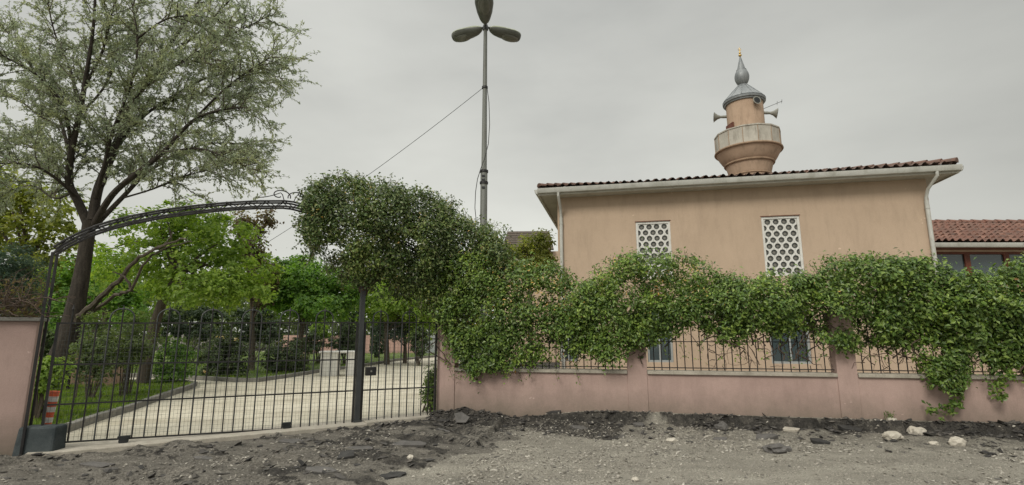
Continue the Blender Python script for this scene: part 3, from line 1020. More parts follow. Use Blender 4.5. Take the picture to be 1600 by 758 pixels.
# honeysuckle on the arch: follows the gate line, then turns along the wall
tA = thing('climbing_vine', GATE(GLEN - .3, 0, 2.2), 'big dark vine mass hanging over the right half of the gate arch', 'vine', 'climbing vines over the wall and gate')
profE = [(468, 326, 345), (485, 303, 380), (512, 290, 400), (545, 286, 425), (580, 291, 440), (620, 299, 452), (660, 309, 475), (692, 322, 500)]
profF = [(680, 318, 500), (700, 326, 510), (740, 350, 480), (770, 364, 440), (800, 380, 425)]
P1, N1, s1 = foliage_band(GATE, profE, .6, 42000, .058, 0, seed=61, cut=.37)
P2, N2, s2 = foliage_band(WALL, profF, .5, 18000, .058, .0, seed=66, cut=.36)
P1, N1 = sprays(P1, N1, 42000); P2, N2 = sprays(P2, N2, 18000)
s1, s2 = .058 * (.5 + .95 * rng.random(len(P1))), .058 * (.5 + .95 * rng.random(len(P2)))
st = []
for _ in range(60):
    x = rng.uniform(475, 790)
    fr, pr = (GATE, profE) if x < 690 else (WALL, profF)
    pr = np.array(pr, float); y = np.interp(x, pr[:, 0], pr[:, 1]) + 6
    s_, z_ = fr.pix(x, y)
    st.append((fr(s_, rng.uniform(-.25, .3), z_), (rng.normal() * .7, -.1, 1.0)))
for x, y in [(475, 345), (483, 370), (490, 380), (500, 390), (515, 400), (525, 405), (540, 420), (550, 425), (610, 445), (630, 455), (650, 465), (665, 475)]:
    for _ in range(7):
        s_, z_ = GATE.pix(x + rng.uniform(-9, 9), y + rng.uniform(-14, 4))
        st.append((GATE(s_, rng.uniform(-.3, .3), z_), (rng.normal() * .4, 0, -1)))
P3, T3, tb = strands(st, .05, 7, (0, 0, -.1), .07)
leaves('foliage', np.concatenate([P1, P2, P3]), np.concatenate([N1, N2, rng.normal(size=P3.shape)]), np.concatenate([s1, s2, .07 * (.5 + .5 * rng.random(len(P3)))]), M['leaf_arch'], tA, aspect=.55)
Pf, Nf, sf = foliage_band(GATE, profE, .6, 420, .05, 0, seed=71, cut=.5)
Pg, Ng, sg_ = foliage_band(WALL, profF, .55, 160, .05, 0, seed=75, cut=.5)
tag(leaves('flowers', np.concatenate([Pf, Pg]), np.concatenate([Nf, Ng]), np.concatenate([sf, sg_]), M['leaf_flower'], tA, aspect=.42), kind='stuff')
m2 = MB()
for l in tb: m2.tube(l, [.004] * (len(l) - 1) + [.002], 3, False)
for k in range(9):                   # twisted woody stems from the post up into the crown
    q0 = GATE(s_post + rng.uniform(-.04, .04), rng.uniform(-.05, .08), 2.30 + rng.uniform(-.06, .1))
    l = [q0]
    d = Vector((.05, 0, .12))
    for j in range(9):
        q0 = q0 + Vector(GATE.d + (0,)) * (.02 + .02 * j) * (.4 + k * .12) + Vector((rng.normal() * .015, rng.normal() * .015, .085)); l.append(q0)
    m2.tube(l, np.linspace(.04, .012, len(l)), 5, False)
tag(m2.build('stem', M['twig'], tA), kind='stuff')

# ------------------------------------------------------------------ STREET LAMP
LY = 13.0
lp0 = at(756, 300, LY)
LX = lp0.x
ztop = at(760, 42, LY).z
lamp = thing('street_lamp', (LX, LY, 0), 'tall grey street lamp with three drop-shaped heads behind the vine', 'street lamp')
zst = at(756, 268, LY).z
m2 = MB()
m2.lathe((LX, LY), [(.094, -.1), (.092, zst - .02), (.074, zst + .01), (.05, ztop), (.0, ztop + .005)], 14); pole = m2.build('pole', M['lamp_grey'], lamp, True)
m2 = MB(); m2.lathe((LX, LY), [(.0, ztop - .1), (.075, ztop - .1), (.08, ztop - .02), (.06, ztop + .06), (.0, ztop + .08)], 14); m2.build('head_bracket', M['iron_blue'], lamp, True)
for yy in (137, 268, 286):
    zz = at(757, yy, LY).z
    rr = .075 if yy < 200 else .105
    m2 = MB(); m2.lathe((LX, LY), [(rr - .02, zz - .03), (rr + .006, zz - .03), (rr + .006, zz + .03), (rr - .02, zz + .03)], 14); m2.build('band', M['iron'], lamp, True)
m2 = MB()
for yy in (276, 282, 294):
    zz = at(757, yy, LY).z
    m2.box(Frame((LX, LY - .1), (1, 0)), -.05, .03, -.004, .004, zz - .035, zz + .02)
m2.build('stencil_mark', M['dark'], lamp)
for az in (-90, 30, 150):
    d = Vector((math.cos(R(az)), math.sin(R(az)), math.tan(R(17 if az == -90 else 1)))).normalized()
    b = Vector((-math.sin(R(az)), math.cos(R(az)), 0)); up = d.cross(b)
    if up.z < 0: up = -up
    o0 = Vector((LX, LY, ztop)) + d * .13
    LL = 1.0
    rings = []
    N_ = 20
    for i in range(N_ + 1):
        t = i / N_
        half = float(np.interp(t, [0, .04, .15, .35, .62], [.06, .10, .15, .21, .25])) if t < .62 else .25 * max(0, 1 - ((t - .62) / .38) ** 2.3) ** .5
        half = max(half, .004)
        ht = min(half, .16) * .62
        c = o0 + d * (LL * t)
        ring = []
        for k in range(16):
            q = 2 * math.pi * k / 16
            y_, z_ = math.cos(q), math.sin(q)
            ring.append(c + b * (half * y_) + up * (ht * z_ if z_ > 0 else ht * 1.5 * z_))
        rings.append(ring)
    m2 = MB()
    vs = [p for r in rings for p in r]
    fs = [(i * 16 + k, i * 16 + (k + 1) % 16, (i + 1) * 16 + (k + 1) % 16, (i + 1) * 16 + k) for i in range(N_) for k in range(16)]
    fs += [tuple(range(15, -1, -1)), tuple(range(N_ * 16, N_ * 16 + 16))]
    m2.add(vs, fs); hd = m2.build('lamp_head', [M['lamp_body'], M['lamp_tray']], lamp, True)
    hd.data.polygons.foreach_set('material_index', [1 if 8 <= k < 16 else 0 for i in range(N_) for k in range(16)] + [0, 0])
    m2 = MB()                                   # glass bowl under the outer part
    vs, fs = [], []
    for j in range(6):
        q = j / 5 * math.pi / 2
        for k in range(20):
            a = 2 * math.pi * k / 20
            vs.append(o0 + d * (LL * .64 + .285 * math.cos(a) * math.cos(q)) + b * (.165 * math.sin(a) * math.cos(q)) - up * (.125 + .05 * math.sin(q)))
    for j in range(5):
        for k in range(20): fs.append((j * 20 + k, j * 20 + (k + 1) % 20, (j + 1) * 20 + (k + 1) % 20, (j + 1) * 20 + k))
    m2.add(vs, fs); m2.build('lens', M['lens'], hd, True)
    m2 = MB(); m2.tube([Vector((LX, LY, ztop)), o0 + d * .06], .03, 8); m2.build('arm', M['iron_blue'], hd)


def cable(name, label, pts, r, cat='cable'):
    m2 = MB(); m2.tube(pts, r, 5); tag(m2.build(name, M['cable'], None, True), label, cat)


a, b = at(755, 137, LY), at(330, 430, 17.5)
pts = [a.lerp(b, t) - Vector((0, 0, .28 * 4 * t * (1 - t))) for t in np.linspace(0, 1, 24)]
cable('overhead_cable', 'thin cable sloping from the street lamp down to the garden trees', pts, .0075)
pix = [(761, 137), (764, 160), (765, 195), (763, 225), (757, 248), (751, 264), (746, 280), (743, 300), (742, 325), (744, 345), (750, 362)]
pts = [at(x, y, LY - .13) for x, y in pix]
cable('pole_cable', 'loose black cable looping down along the street lamp pole', pts, .010)

# ------------------------------------------------------------------ TILED ROOF builder
def tile_slope(mb_out, O, e, up, s0, s1, L, hipL=0., hipR=0., pitch=.235, row=.34, amp=.045, sub=8):
    """corrugated tile field. O point on eave, e along, up slope vector(unit)"""
    nrm = e.cross(up).normalized()
    if nrm.z < 0: nrm = -nrm
    S_ = np.arange(s0, s1 + 1e-6, pitch / sub)
    rows = int(L / row)
    V, T = [], []
    ts, hs, rid = [], [], []
    for r in range(rows + 1):
        ts += [r * row, min((r + 1) * row, L) - .004]; hs += [.045, .0]; rid += [r, r]
    nS = len(S_)
    for t, h, r in zip(ts, hs, rid):
        for s in S_:
            ss = min(max(s, s0 + hipL * t), s1 - hipR * t)
            k = math.floor(ss / pitch)
            x = (ss / pitch - k)
            prof = amp * (1.35 * math.sin(math.pi * x / .62) if x < .62 else -.35 * math.sin(math.pi * (x - .62) / .38))
            jit = .010 * math.sin(k * 12.9 + r * 7.7) + .006 * math.sin(k * 3.1)
            V.append(O + e * ss + up * (t - (.02 * math.sin(k * 5.3 + r * 2.1) if h else 0)) + nrm * (prof + h + jit))
            T.append((math.sin(k * 91.7 + r * 37.3) * 43758.5) % 1.0)
    Fs = []
    for i in range(len(ts) - 1):
        for k in range(nS - 1):
            Fs.append((i * nS + k, i * nS + k + 1, (i + 1) * nS + k + 1, (i + 1) * nS + k))
    # drop faces pinched to nothing by the hips
    out = []
    for f in Fs:
        a, b, c, d = (V[i] for i in f)
        if (a - b).length < 1e-5 and (c - d).length < 1e-5: continue
        out.append(f)
    mb_out.v += [tuple(v) for v in V]; mb_out.f += out
    return T


def ridge_caps(mb, p, q, r=.10, step=.33):
    d = q - p; n = max(2, int(d.length / step)); d.normalize()
    b = d.cross(Vector((0, 0, 1))).normalized(); u = b.cross(d).normalized()
    if u.z < 0: u = -u
    for i in range(n):
        vs, fs = [], []
        for t, rr, lift in ((0, r * 1.12, .018), (step * 1.08, r * .9, .0)):
            for k in range(9):
                a = math.pi * k / 8
                vs.append(p + d * (i * step + t) + b * (rr * math.cos(a)) + u * (rr * math.sin(a) * .9 + lift))
        for k in range(8): fs.append((k, k + 1, 10 + k, 9 + k))
        fs.append(tuple(range(8, -1, -1)))
        mb.add(vs, fs)


def build_tiles(mb, T, name, mat, parent):
    me = bpy.data.meshes.new(name); me.from_pydata(mb.v, [], mb.f); me.update()
    at_ = me.attributes.new('tile', 'FLOAT', 'POINT'); at_.data.foreach_set('value', T + [.35] * (len(mb.v) - len(T)))
    me.polygons.foreach_set('use_smooth', [True] * len(me.polygons))
    o = link_mesh(name, me, mat, parent)
    me.set_sharp_from_angle(angle=R(35))
    return o


# ------------------------------------------------------------------ MOSQUE
def glass_two_tone(md, mc, win):
    n1 = len(md.f); md.add(mc.v, mc.f)
    o = md.build('glass', [M['disc'], M['disc_mid']], win)
    o.data.polygons.foreach_set('material_index', [0] * n1 + [1] * (len(md.f) - n1))


EL = math.hypot(12.0 - .8, 13.1 - 15.5)
ML = EL - 1.1
MD = 9.0
ZE = EAVE.pix(1170, 277)[1]                     # gutter top
mq = thing('mosque', MOSQ(ML / 2, 0, 0), 'beige rendered mosque with red tiled roof and two white lattice windows', 'mosque')
ZW = ZE + .02
ops = []
for a, b, t_, bt in ((993, 1047, 348, 438), (1189, 1249, 339, 430)):
    s0, z1 = MOSQ.pix(a, t_); s1, _ = MOSQ.pix(b, t_); _, z0 = MOSQ.pix((a + b) / 2 + 4, bt)
    ops.append((s0, s1, z0, z1))
z0m = max(ops[0][2], ops[1][2]) - .02; z1m = max(ops[0][3], ops[1][3])
ops = [(o[0], o[1], z0m, z1m) for o in ops]
low = [(MOSQ.pix(a, 550)[0], MOSQ.pix(b, 550)[0], .75, 2.35) for a, b in ((875, 903), (1012, 1052), (1205, 1268))]
cuts = ops + low
mb = MB()
cur = 0.0
for zlo, zhi, opn in ((-.3, .75, []), (.75, 2.35, low), (2.35, z0m, []), (z0m, z1m, ops), (z1m, ZW, [])):
    cur = 0.0
    for o in sorted(opn):
        mb.box(MOSQ, cur, o[0], -.3, 0, zlo, zhi); cur = o[1]
    mb.box(MOSQ, cur, ML, -.3, 0, zlo, zhi)
mb.box(MOSQ, 0.0, .3, -MD, -.301, -.3, ZW); mb.box(MOSQ, ML - .3, ML, -MD, -.301, -.3, ZW); mb.box(MOSQ, .301, ML - .301, -MD, -MD + .3, -.3, ZW)
mb.build('wall', M['beige'], mq)
for s0, s1, z0, z1 in ops:
    fw = .065
    m2 = MB()
    m2.box(MOSQ, s0, s1, -.16, -.025, z1 - fw, z1); m2.box(MOSQ, s0, s1, -.16, -.025, z0, z0 + fw)
    m2.box(MOSQ, s0, s0 + fw, -.16, -.025, z0 + fw, z1 - fw); m2.box(MOSQ, s1 - fw, s1, -.16, -.025, z0 + fw, z1 - fw)
    win = m2.build('lattice_window', M['white'], mq)
    x0, x1, y0, y1 = s0 + fw, s1 - fw, z0 + fw, z1 - fw
    dx = (x1 - x0) / 4; nr = max(3, round((y1 - y0) / (dx * .80))); dy = (y1 - y0) / nr
    m2 = MB(); md = MB(); mc = MB()
    rad = dy * .46
    for r in range(nr):
        odd = r % 2
        for c in range(5 if odd else 4):
            cx = x0 + dx * (c if odd else c + .5); cy = y1 - dy * (r + .5)
            K = 18
            outer, inner, back = [], [], []
            for k in range(K):
                q = 2 * math.pi * k / K
                ca, sa = math.cos(q), math.sin(q)
                m_ = max(abs(ca) / (dx / 2), abs(sa) / (dy / 2))
                cl = lambda v, a_, b_: min(max(v, a_), b_)
                outer.append((cl(cx + ca / m_, x0, x1), cl(cy + sa / m_, y0, y1)))
                inner.append((cl(cx + rad * ca, x0, x1), cl(cy + rad * sa, y0, y1)))
            vs = [MOSQ(a, -.055, z) for a, z in outer] + [MOSQ(a, -.055, z) for a, z in inner] + [MOSQ(a, -.115, z) for a, z in inner]
            fs = []
            for k in range(K):
                k2 = (k + 1) % K
                fs += [(k, k2, K + k2, K + k), (K + k, K + k2, 2 * K + k2, 2 * K + k)]
            m2.add(vs, fs)
            md.add([MOSQ(cl(a, x0, x1), -.10, z) for a, z in inner], [tuple(range(K))])
            ring = [(cl(cx + .42 * rad * math.cos(2 * math.pi * k / 12), x0, x1), cy + .42 * rad * math.sin(2 * math.pi * k / 12)) for k in range(12)]
            mc.add([MOSQ(a, -.094, z) for a, z in ring], [tuple(range(12))])
    m2.build('grille', M['white'], win)
    md_o = md; glass_two_tone(md, mc, win)
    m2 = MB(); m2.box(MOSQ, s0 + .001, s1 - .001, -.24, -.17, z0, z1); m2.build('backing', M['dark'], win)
    m2 = MB(); m2.box(MOSQ, s0 - .02, s1 + .02, .002, .012, z1 + .002, z1 + .022); m2.build('drip_edge', M['brownwood'], win)
for s0, s1, z0, z1 in low:
    m2 = MB(); fw = .06
    m2.box(MOSQ, s0, s1, -.14, -.06, z1 - fw, z1); m2.box(MOSQ, s0, s1, -.14, -.06, z0, z0 + fw)
    for a in (s0, (s0 + s1) / 2 - fw / 2, s1 - fw): m2.box(MOSQ, a, a + fw, -.14, -.06, z0 + fw, z1 - fw)
    wn = m2.build('window', M['pvc'], mq)
    m2 = MB(); m2.box(MOSQ, s0, s1, -.12, -.10, z0 + .01, z1 - .01); m2.build('pane', M['glass'], wn)

# soffit, gutter
m2 = MB()
m2.box(EAVE, .05, EL - .05, -.55 + .001, -.06, ZE - .17, ZE - .14)
m2.box(EAVE, .05, .549, -.55 - MD, -.551, ZE - .17, ZE - .14); m2.box(EAVE, EL - .549, EL - .05, -.55 - MD, -.551, ZE - .17, ZE - .14)
m2.box(EAVE, .02, EL - .02, -.06, -.03, ZE - .2, ZE - .02)
m2.box(EAVE, .02, .05, -.55 - MD, -.062, ZE - .2, ZE - .02); m2.box(EAVE, EL - .05, EL - .02, -.55 - MD, -.062, ZE - .2, ZE - .02)
m2.build('soffit', M['soffit'], mq)


def gutter(fr, s0, s1, w, z, parent, depth=.12, h=.15, mat='gutter', back=None):
    prof = [(-.028, 0), (-.028, -h * .9), (0.02, -h), (depth * .75, -h * .92), (depth, -h * .55), (depth + .012, 0), (depth, 0.0), (depth - .012, -h * .5), (depth * .7, -h * .82), (.02, -h * .9), (-.015, -h * .8), (-.015, 0)]
    vs = [fr(s, w + a, z + b) for s in (s0, s1) for a, b in prof]; n = len(prof)
    fs = [(i, (i + 1) % n, n + (i + 1) % n, n + i) for i in range(n)] + [tuple(range(n - 1, -1, -1)), tuple(range(n, 2 * n))]
    m2 = MB(); m2.add(vs, fs)
    # end plates and joint collars
    out = prof[:6]
    for s in (s0, s1 - .01):
        vs = [fr(s + k, w + a, z + b) for k in (0, .01) for a, b in out]
        m2.add(vs, [tuple(range(5, -1, -1)), tuple(range(6, 12))])
    s = s0 + 1.0
    while s < s1 - .3:
        vs = [fr(s + k, w + a * 1.04 + (.003 if a > 0 else -.003), z + b * 1.03 + .002) for k in (0, .05) for a, b in out]
        m2.add(vs, [(i, i + 1, 7 + i, 6 + i) for i in range(5)])
        s += 1.05
    return m2.build('gutter', M[mat], parent, True)


gutter(EAVE, 0, EL, -.03, ZE, mq)
ESIDE_L = Frame(tuple(EAVE(0, -.06, 0)[:2]), tuple(-Vector(EAVE.n)))    # runs backwards on the left side
sideL = Frame(tuple(EAVE(0.02, -9.5, 0)[:2]), EAVE.n)
gutter(sideL, 0, 9.45, 0, ZE - .002, mq)
sideR = Frame(tuple(EAVE(EL - .02, -.05, 0)[:2]), (-EAVE.n[0], -EAVE.n[1]))
gutter(sideR, 0, 9.45, 0, ZE - .002, mq)


def downpipe(s_top, s_bot, parent):
    m2 = MB()
    z1 = ZE - .13
    pts = [EAVE(.55 + s_top, .02, z1), EAVE(.55 + s_top, .02, z1 - .12), MOSQ(s_bot, .22, z1 - .40), MOSQ(s_bot, .07, z1 - .62), MOSQ(s_bot, .07, .1)]
    m2.tube(pts[:4] + [MOSQ(s_bot, .07, z1 - .75)], .042, 10)
    m2.tube([MOSQ(s_bot, .07, z1 - .70), MOSQ(s_bot, .07, .1)], .052, 12)
    p = m2.build('downpipe', M['gutter'], parent, True)
    for z in (z1 - .9, z1 - 2.3, 1.2):
        m3 = MB(); m3.lathe(MOSQ(s_bot, .07, 0), [(.052, z - .02), (.062, z - .02), (.062, z + .02), (.052, z + .02)], 12); m3.box(MOSQ, s_bot - .02, s_bot + .02, .0, .03, z - .015, z + .015)
        m3.build('pipe_clip', M['gutter'], p, True)


downpipe(.10, .12, mq)
downpipe(ML - .02, ML - .10, mq)

SL = R(14.5)
e3 = Vector((EAVE.d[0], EAVE.d[1], 0)); back = Vector((-EAVE.n[0], -EAVE.n[1], 0))
upv = (back * math.cos(SL) + Vector((0, 0, math.sin(SL)))).normalized()
O = EAVE(0, -.02, ZE + .03)
Ls = 5.05 / math.cos(SL)
mb = MB()
T = tile_slope(mb, O, e3, upv, .03, EL - .03, Ls, math.cos(SL), math.cos(SL))
nT = len(T)
hipL0, hipR0 = O + e3 * .05, O + e3 * (EL - .05)
Ra, Rb = O + e3 * (5.05) + upv * Ls, O + e3 * (EL - 5.05) + upv * Ls
bL, bR = O + back * 10.1, O + e3 * EL + back * 10.1
k0 = len(mb.v)
mb.add([O, Ra, bL], [(0, 1, 2)]); mb.add([O + e3 * EL, Rb, bR], [(0, 2, 1)]); mb.add([bL, Ra, Rb, bR], [(0, 1, 2, 3)])
ridge_caps(mb, hipL0 + Vector((0, 0, .05)), Ra + Vector((0, 0, .05))); ridge_caps(mb, hipR0 + Vector((0, 0, .06)), Rb + Vector((0, 0, .05)), .12); ridge_caps(mb, Ra + Vector((0, 0, .05)), Rb + Vector((0, 0, .05)))
build_tiles(mb, T, 'roof', M['tile'], mq)
# side slopes get their own tile fields
for O2, e2, up2 in ((O + back * 10.1, -back, e3), (O + e3 * EL, back, -e3)):
    mb = MB(); u2 = (up2 * math.cos(SL) + Vector((0, 0, math.sin(SL)))).normalized()
    T = tile_slope(mb, O2 + Vector((0, 0, .004)), e2, u2, .03, 10.07, Ls * .98, math.cos(SL), math.cos(SL), sub=4)
    build_tiles(mb, T, 'roof_slope', M['tile'], mq)

# ------------------------------------------------------------------ MINARET
MY = 19.5
mc_ = at(1171, 262, MY)
MC = (mc_.x, MY)


def zf(y, r=0.0, x=1165): return at(x, y, MY - r).z


mn = thing('minaret', (MC[0], MC[1], 0), 'short round minaret with stone balcony and grey lead cone behind the roof', 'minaret')
r0 = .74
m2 = MB()
z1_, z2_, z3_, z4_ = zf(267, r0), zf(246, .9), zf(221, 1.2), zf(193, 1.15)
prof = [(r0, -.3), (r0, z1_)]
for t in np.linspace(0, 1, 8): prof.append((r0 + .02 + (.88 - r0 - .02) * t ** 1.1, z1_ + .02 + (z2_ - z1_) * t))
for t in np.linspace(0, 1, 10): prof.append((.90 + (1.20 - .90) * t ** .8, z2_ + .02 + (z3_ - z2_ - .04) * t))
prof += [(1.20, z3_), (.0, z3_ + .01)]
sh = m2.lathe(MC, prof, 48).build('shaft', M['mina'], mn, True)
for z, r in ((z1_, r0 + .03), (z2_, .92), (z3_, 1.25)):
    m2 = MB(); m2.lathe(MC, [(r - .08, z - .04), (r - .01, z - .04), (r + .012, z - .01), (r, z + .035), (r - .1, z + .04)], 48); m2.build('moulding', M['trimstain'], mn, True)
m2 = MB()
m2.lathe(MC, [(1.17, z3_ + .03), (1.20, z3_ + .03), (1.20, z4_ - .05), (1.225, z4_ - .05), (1.225, z4_), (1.09, z4_), (1.09, z3_ + .03)], 14, .25)
par = m2.build('parapet', M['parapet'], mn)
m2 = MB()
for k in range(14):
    q = 2 * math.pi * (k + .25) / 14
    p0 = Vector((MC[0] + 1.205 * math.cos(q), MC[1] + 1.205 * math.sin(q), 0))
    m2.tube([p0 + Vector((0, 0, z3_ + .04)), p0 + Vector((0, 0, z4_ - .05))], .014, 4)
m2.build('panel_joints', M['trimstain'], par)
zcap = zf(150, .80)
m2 = MB(); m2.lathe(MC, [(.69, z3_), (.69, zcap)], 40); dr = m2.build('drum', M['mina'], mn, True)
m2 = MB(); m2.lathe(MC, [(.60, zcap - .02), (.745, zcap - .02), (.76, zcap + .03), (.80, zcap + .05), (.81, zcap + .13), (.78, zcap + .15), (.6, zcap + .15)], 40); m2.build('cornice', M['lead'], mn, True)
zb = zf(133)
m2 = MB(); m2.lathe(MC, [(.81, zcap + .15), (.45, zcap + .15 + (zb - zcap - .15) * .55), (.16, zb), (0, zb)], 24)
for k in range(12):
    q = 2 * math.pi * k / 12
    dv = Vector((math.cos(q), math.sin(q), 0)); c3 = Vector((MC[0], MC[1], 0))
    m2.tube([c3 + dv * .80 + Vector((0, 0, zcap + .16)), c3 + dv * .45 + Vector((0, 0, zcap + .16 + (zb - zcap - .15) * .55)), c3 + dv * .16 + Vector((0, 0, zb))], .014, 4)
m2.build('cone_roof', M['lead'], mn, True)
zt_, zn = zf(89), zf(111)
bz = zf(122)
pr = [(.10, zb - .02)]
for t in np.linspace(0, 1, 12): pr.append((.115 + .165 * math.sin(math.pi * (t * .82 + .05)) ** .75, zb + (zn - zb) * t))
pr += [(.20, zn + .015), (.195, zn + .04), (.165, zn + .045), (.026, zt_), (0, zt_ + .01)]
m2 = MB(); m2.lathe(MC, pr, 24); m2.build('bulb_spire', M['lead'], mn, True)
zz = zt_
pr = []
for r, dz in ((.02, 0), (.065, .05), (.065, .08), (.02, .12), (.025, .14), (.045, .17), (.045, .19), (.015, .23), (.010, .40), (0, .46)): pr.append((r, zz + dz))
m2 = MB(); m2.lathe(MC, pr, 12); m2.tube([Vector((MC[0] + .055 * math.cos(q), MC[1], zz + .335 + .055 * math.sin(q))) for q in np.linspace(R(130), R(410), 14)], .011, 5); m2.build('finial', M['gold'], mn, True)


def horn(az, z, el=0, dist=.69, sc=1.0):
    d = Vector((math.cos(R(az)) * math.cos(R(el)), math.sin(R(az)) * math.cos(R(el)), math.sin(R(el))))
    c = Vector((MC[0], MC[1], z)) + Vector((math.cos(R(az)), math.sin(R(az)), 0)) * dist
    m2 = MB()
    prof = [(.0, .07), (.05, .075), (.05, .12), (.04, .2), (.07, .32), (.12, .42), (.19, .5), (.20, .5)]
    m2.tube([c + d * (t * sc) for t in [a[0] for a in ((.02, 0), (.16, 0), (.26, 0), (.37, 0), (.47, 0), (.50, 0))]], [.055 * sc, .055 * sc, .045 * sc, .085 * sc, .165 * sc, .20 * sc], 16, True)
    h = m2.build('loudspeaker', M['horn'], mn, True)
    m2 = MB(); m2.tube([c + d * (.502 * sc), c + d * (.512 * sc)], .15 * sc, 16); m2.build('horn_mouth', M['dark'], h, True)
    m2 = MB(); m2.tube([c - d * .08 - Vector((0, 0, .05)), c + d * .12 * sc], .02, 6); m2.build('bracket', M['iron'], h)


zh = zf(180, 0)
horn(158, zh + .04, 6, .62, 1.1); horn(-22, zh - .0, -12, .62, 1.1); horn(-82, zf(159, .8), 8, .42, .85)
m2 = MB(); p0, p1 = Vector((MC[0] + .6, MC[1] - .35, zf(169, .4))), Vector((MC[0] + 1.45, MC[1] - .2, zf(158, .2)))
m2.tube([p0, p1], .010, 5)
for t in (.72, .97):
    c = p0.lerp(p1, t); m2.tube([c - Vector((.02, .06, -.06)), c + Vector((.02, .06, -.06))], .006, 4)
m2.build('antenna', M['iron'], mn)
q = R(188); dv = Vector((math.cos(q), math.sin(q), 0))
m2 = MB(); c = Vector((MC[0], MC[1], 0)) + dv * .68
tt = Vector((-dv.y, dv.x, 0))
za, zb_ = z4_ - .25, z4_ + .42
m2.hexa([c + tt * .25 + Vector((0, 0, za)), c - tt * .25 + Vector((0, 0, za)), c - tt * .25 + dv * .04 + Vector((0, 0, za)), c + tt * .25 + dv * .04 + Vector((0, 0, za)),
         c + tt * .25 + Vector((0, 0, zb_)), c - tt * .25 + Vector((0, 0, zb_)), c - tt * .25 + dv * .04 + Vector((0, 0, zb_)), c + tt * .25 + dv * .04 + Vector((0, 0, zb_))])
m2.build('door', M['brownwood'], mn)

# ------------------------------------------------------------------ ANNEXE (right)
AF = Frame((12.55, 16.5), (1, 0.0))
ZA = at(1530, 380, 16.5).z
an = thing('annexe', AF(5, 0, 0), 'low annexe with red tiled roof and brown framed windows, far right', 'building')
AW = 9.5
m2 = MB(); m2.box(AF, 0, AW, -5, -.4, -.2, ZA - 1.15); m2.box(AF, 0, AW, -.6, -.4, ZA - .22, ZA - .05); m2.box(AF, 0, .2, -5, -.6, ZA - 1.15, ZA - .22); m2.box(AF, AW - .2, AW, -5, -.6, ZA - 1.15, ZA - .22)
m2.box(AF, .2, AW - .2, -5, -4.8, ZA - 1.15, ZA - .22); m2.build('wall', M['beige'], an)
m2 = MB(); m2.box(AF, -.05, AW, -.4, .0, ZA - .16, ZA - .13); m2.build('soffit', M['brownwood'], an)
gutter(AF, -.1, AW, 0, ZA, an)
xb = [.03 + k * 1.32 for k in range(8)]
for k in range(7):
    m2 = MB(); a, b = xb[k], xb[k + 1] - .003
    m2.box(AF, a, a + .09, -.56, -.44, ZA - 1.15, ZA - .22); m2.box(AF, b - .09, b, -.56, -.44, ZA - 1.15, ZA - .22)
    m2.box(AF, a + .09, b - .09, -.56, -.44, ZA - .30, ZA - .22); m2.box(AF, a + .09, b - .09, -.56, -.44, ZA - 1.15, ZA - 1.05)
    wn = m2.build('window', M['brownwood'], an)
    m2 = MB(); m2.box(AF, a + .08, b - .08, -.51, -.49, ZA - 1.06, ZA - .29); m2.build('pane', M['glass'], wn)
sl2 = R(25)
mb = MB(); e_, u_ = Vector((1, 0, 0)), Vector((0, math.cos(sl2), math.sin(sl2)))
OA = AF(-.1, .02, ZA + .04)
T = tile_slope(mb, OA, e_, u_, 0, AW + .2, 2.75, row=.36, amp=.05)
mb.add([OA + u_ * 2.7, OA + u_ * 2.7 + e_ * AW, OA + e_ * AW + Vector((0, 5.2, 0)), OA + Vector((0, 5.2, 0))], [(0, 1, 2, 3)])
ridge_caps(mb, OA + u_ * 2.74 + Vector((0, 0, .02)), OA + u_ * 2.74 + e_ * AW + Vector((0, 0, .02)), .11, .45)
build_tiles(mb, T, 'roof', M['tile_red'], an)

# distant house with old roof between lamp and mosque
HF = Frame(tuple(at(786, 390, 30)[:2]), (1, -.05))
zt2, ze2 = at(800, 363, 32).z, at(800, 392, 30).z
hs = thing('house', HF(1.2, -1.5, 0), 'distant house with an old dark shingled roof left of the mosque', 'house')
m2 = MB(); m2.box(HF, .1, 3.4, -4, -.3, -.1, ze2); m2.build('wall', M['beige'], hs)
m2 = MB()
nrow = 8
for k in range(nrow):
    f0, f1 = k / nrow, (k + 1) / nrow
    p = [HF(-.1 + .25 * f0, .1 - 2.1 * f0, ze2 + (zt2 - ze2) * f0), HF(3.0 - .2 * f0, .1 - 2.1 * f0, ze2 + (zt2 - ze2) * f0), HF(3.0 - .2 * f1, .1 - 2.1 * f1 - .05, ze2 + (zt2 - ze2) * f1), HF(-.1 + .25 * f1, .1 - 2.1 * f1 - .05, ze2 + (zt2 - ze2) * f1)]
    m2.hexa(p + [v + Vector((0, -.03, .06)) for v in p])
p = [HF(.15, -2.05, zt2 - .02), HF(2.8, -2.05, zt2 - .02), HF(3.0, -4.3, ze2), HF(-.1, -4.3, ze2)]
m2.hexa(p + [v + Vector((0, 0, .05)) for v in p])
m2.build('roof', M['far_roof'], hs)

# ------------------------------------------------------------------ TREES
def bez(pts, n=6):
    """smooth polyline through points (Catmull-Rom)"""
    P = [Vector(p) for p in pts]; out = []
    for i in range(len(P) - 1):
        a, b, c, d = P[max(i - 1, 0)], P[i], P[i + 1], P[min(i + 2, len(P) - 1)]
        for k in range(n):
            t = k / n
            out.append(.5 * ((2 * b) + (c - a) * t + (2 * a - 5 * b + 4 * c - d) * t * t + (3 * b - a - 3 * c + d) * t ** 3))
    out.append(P[-1]); return out


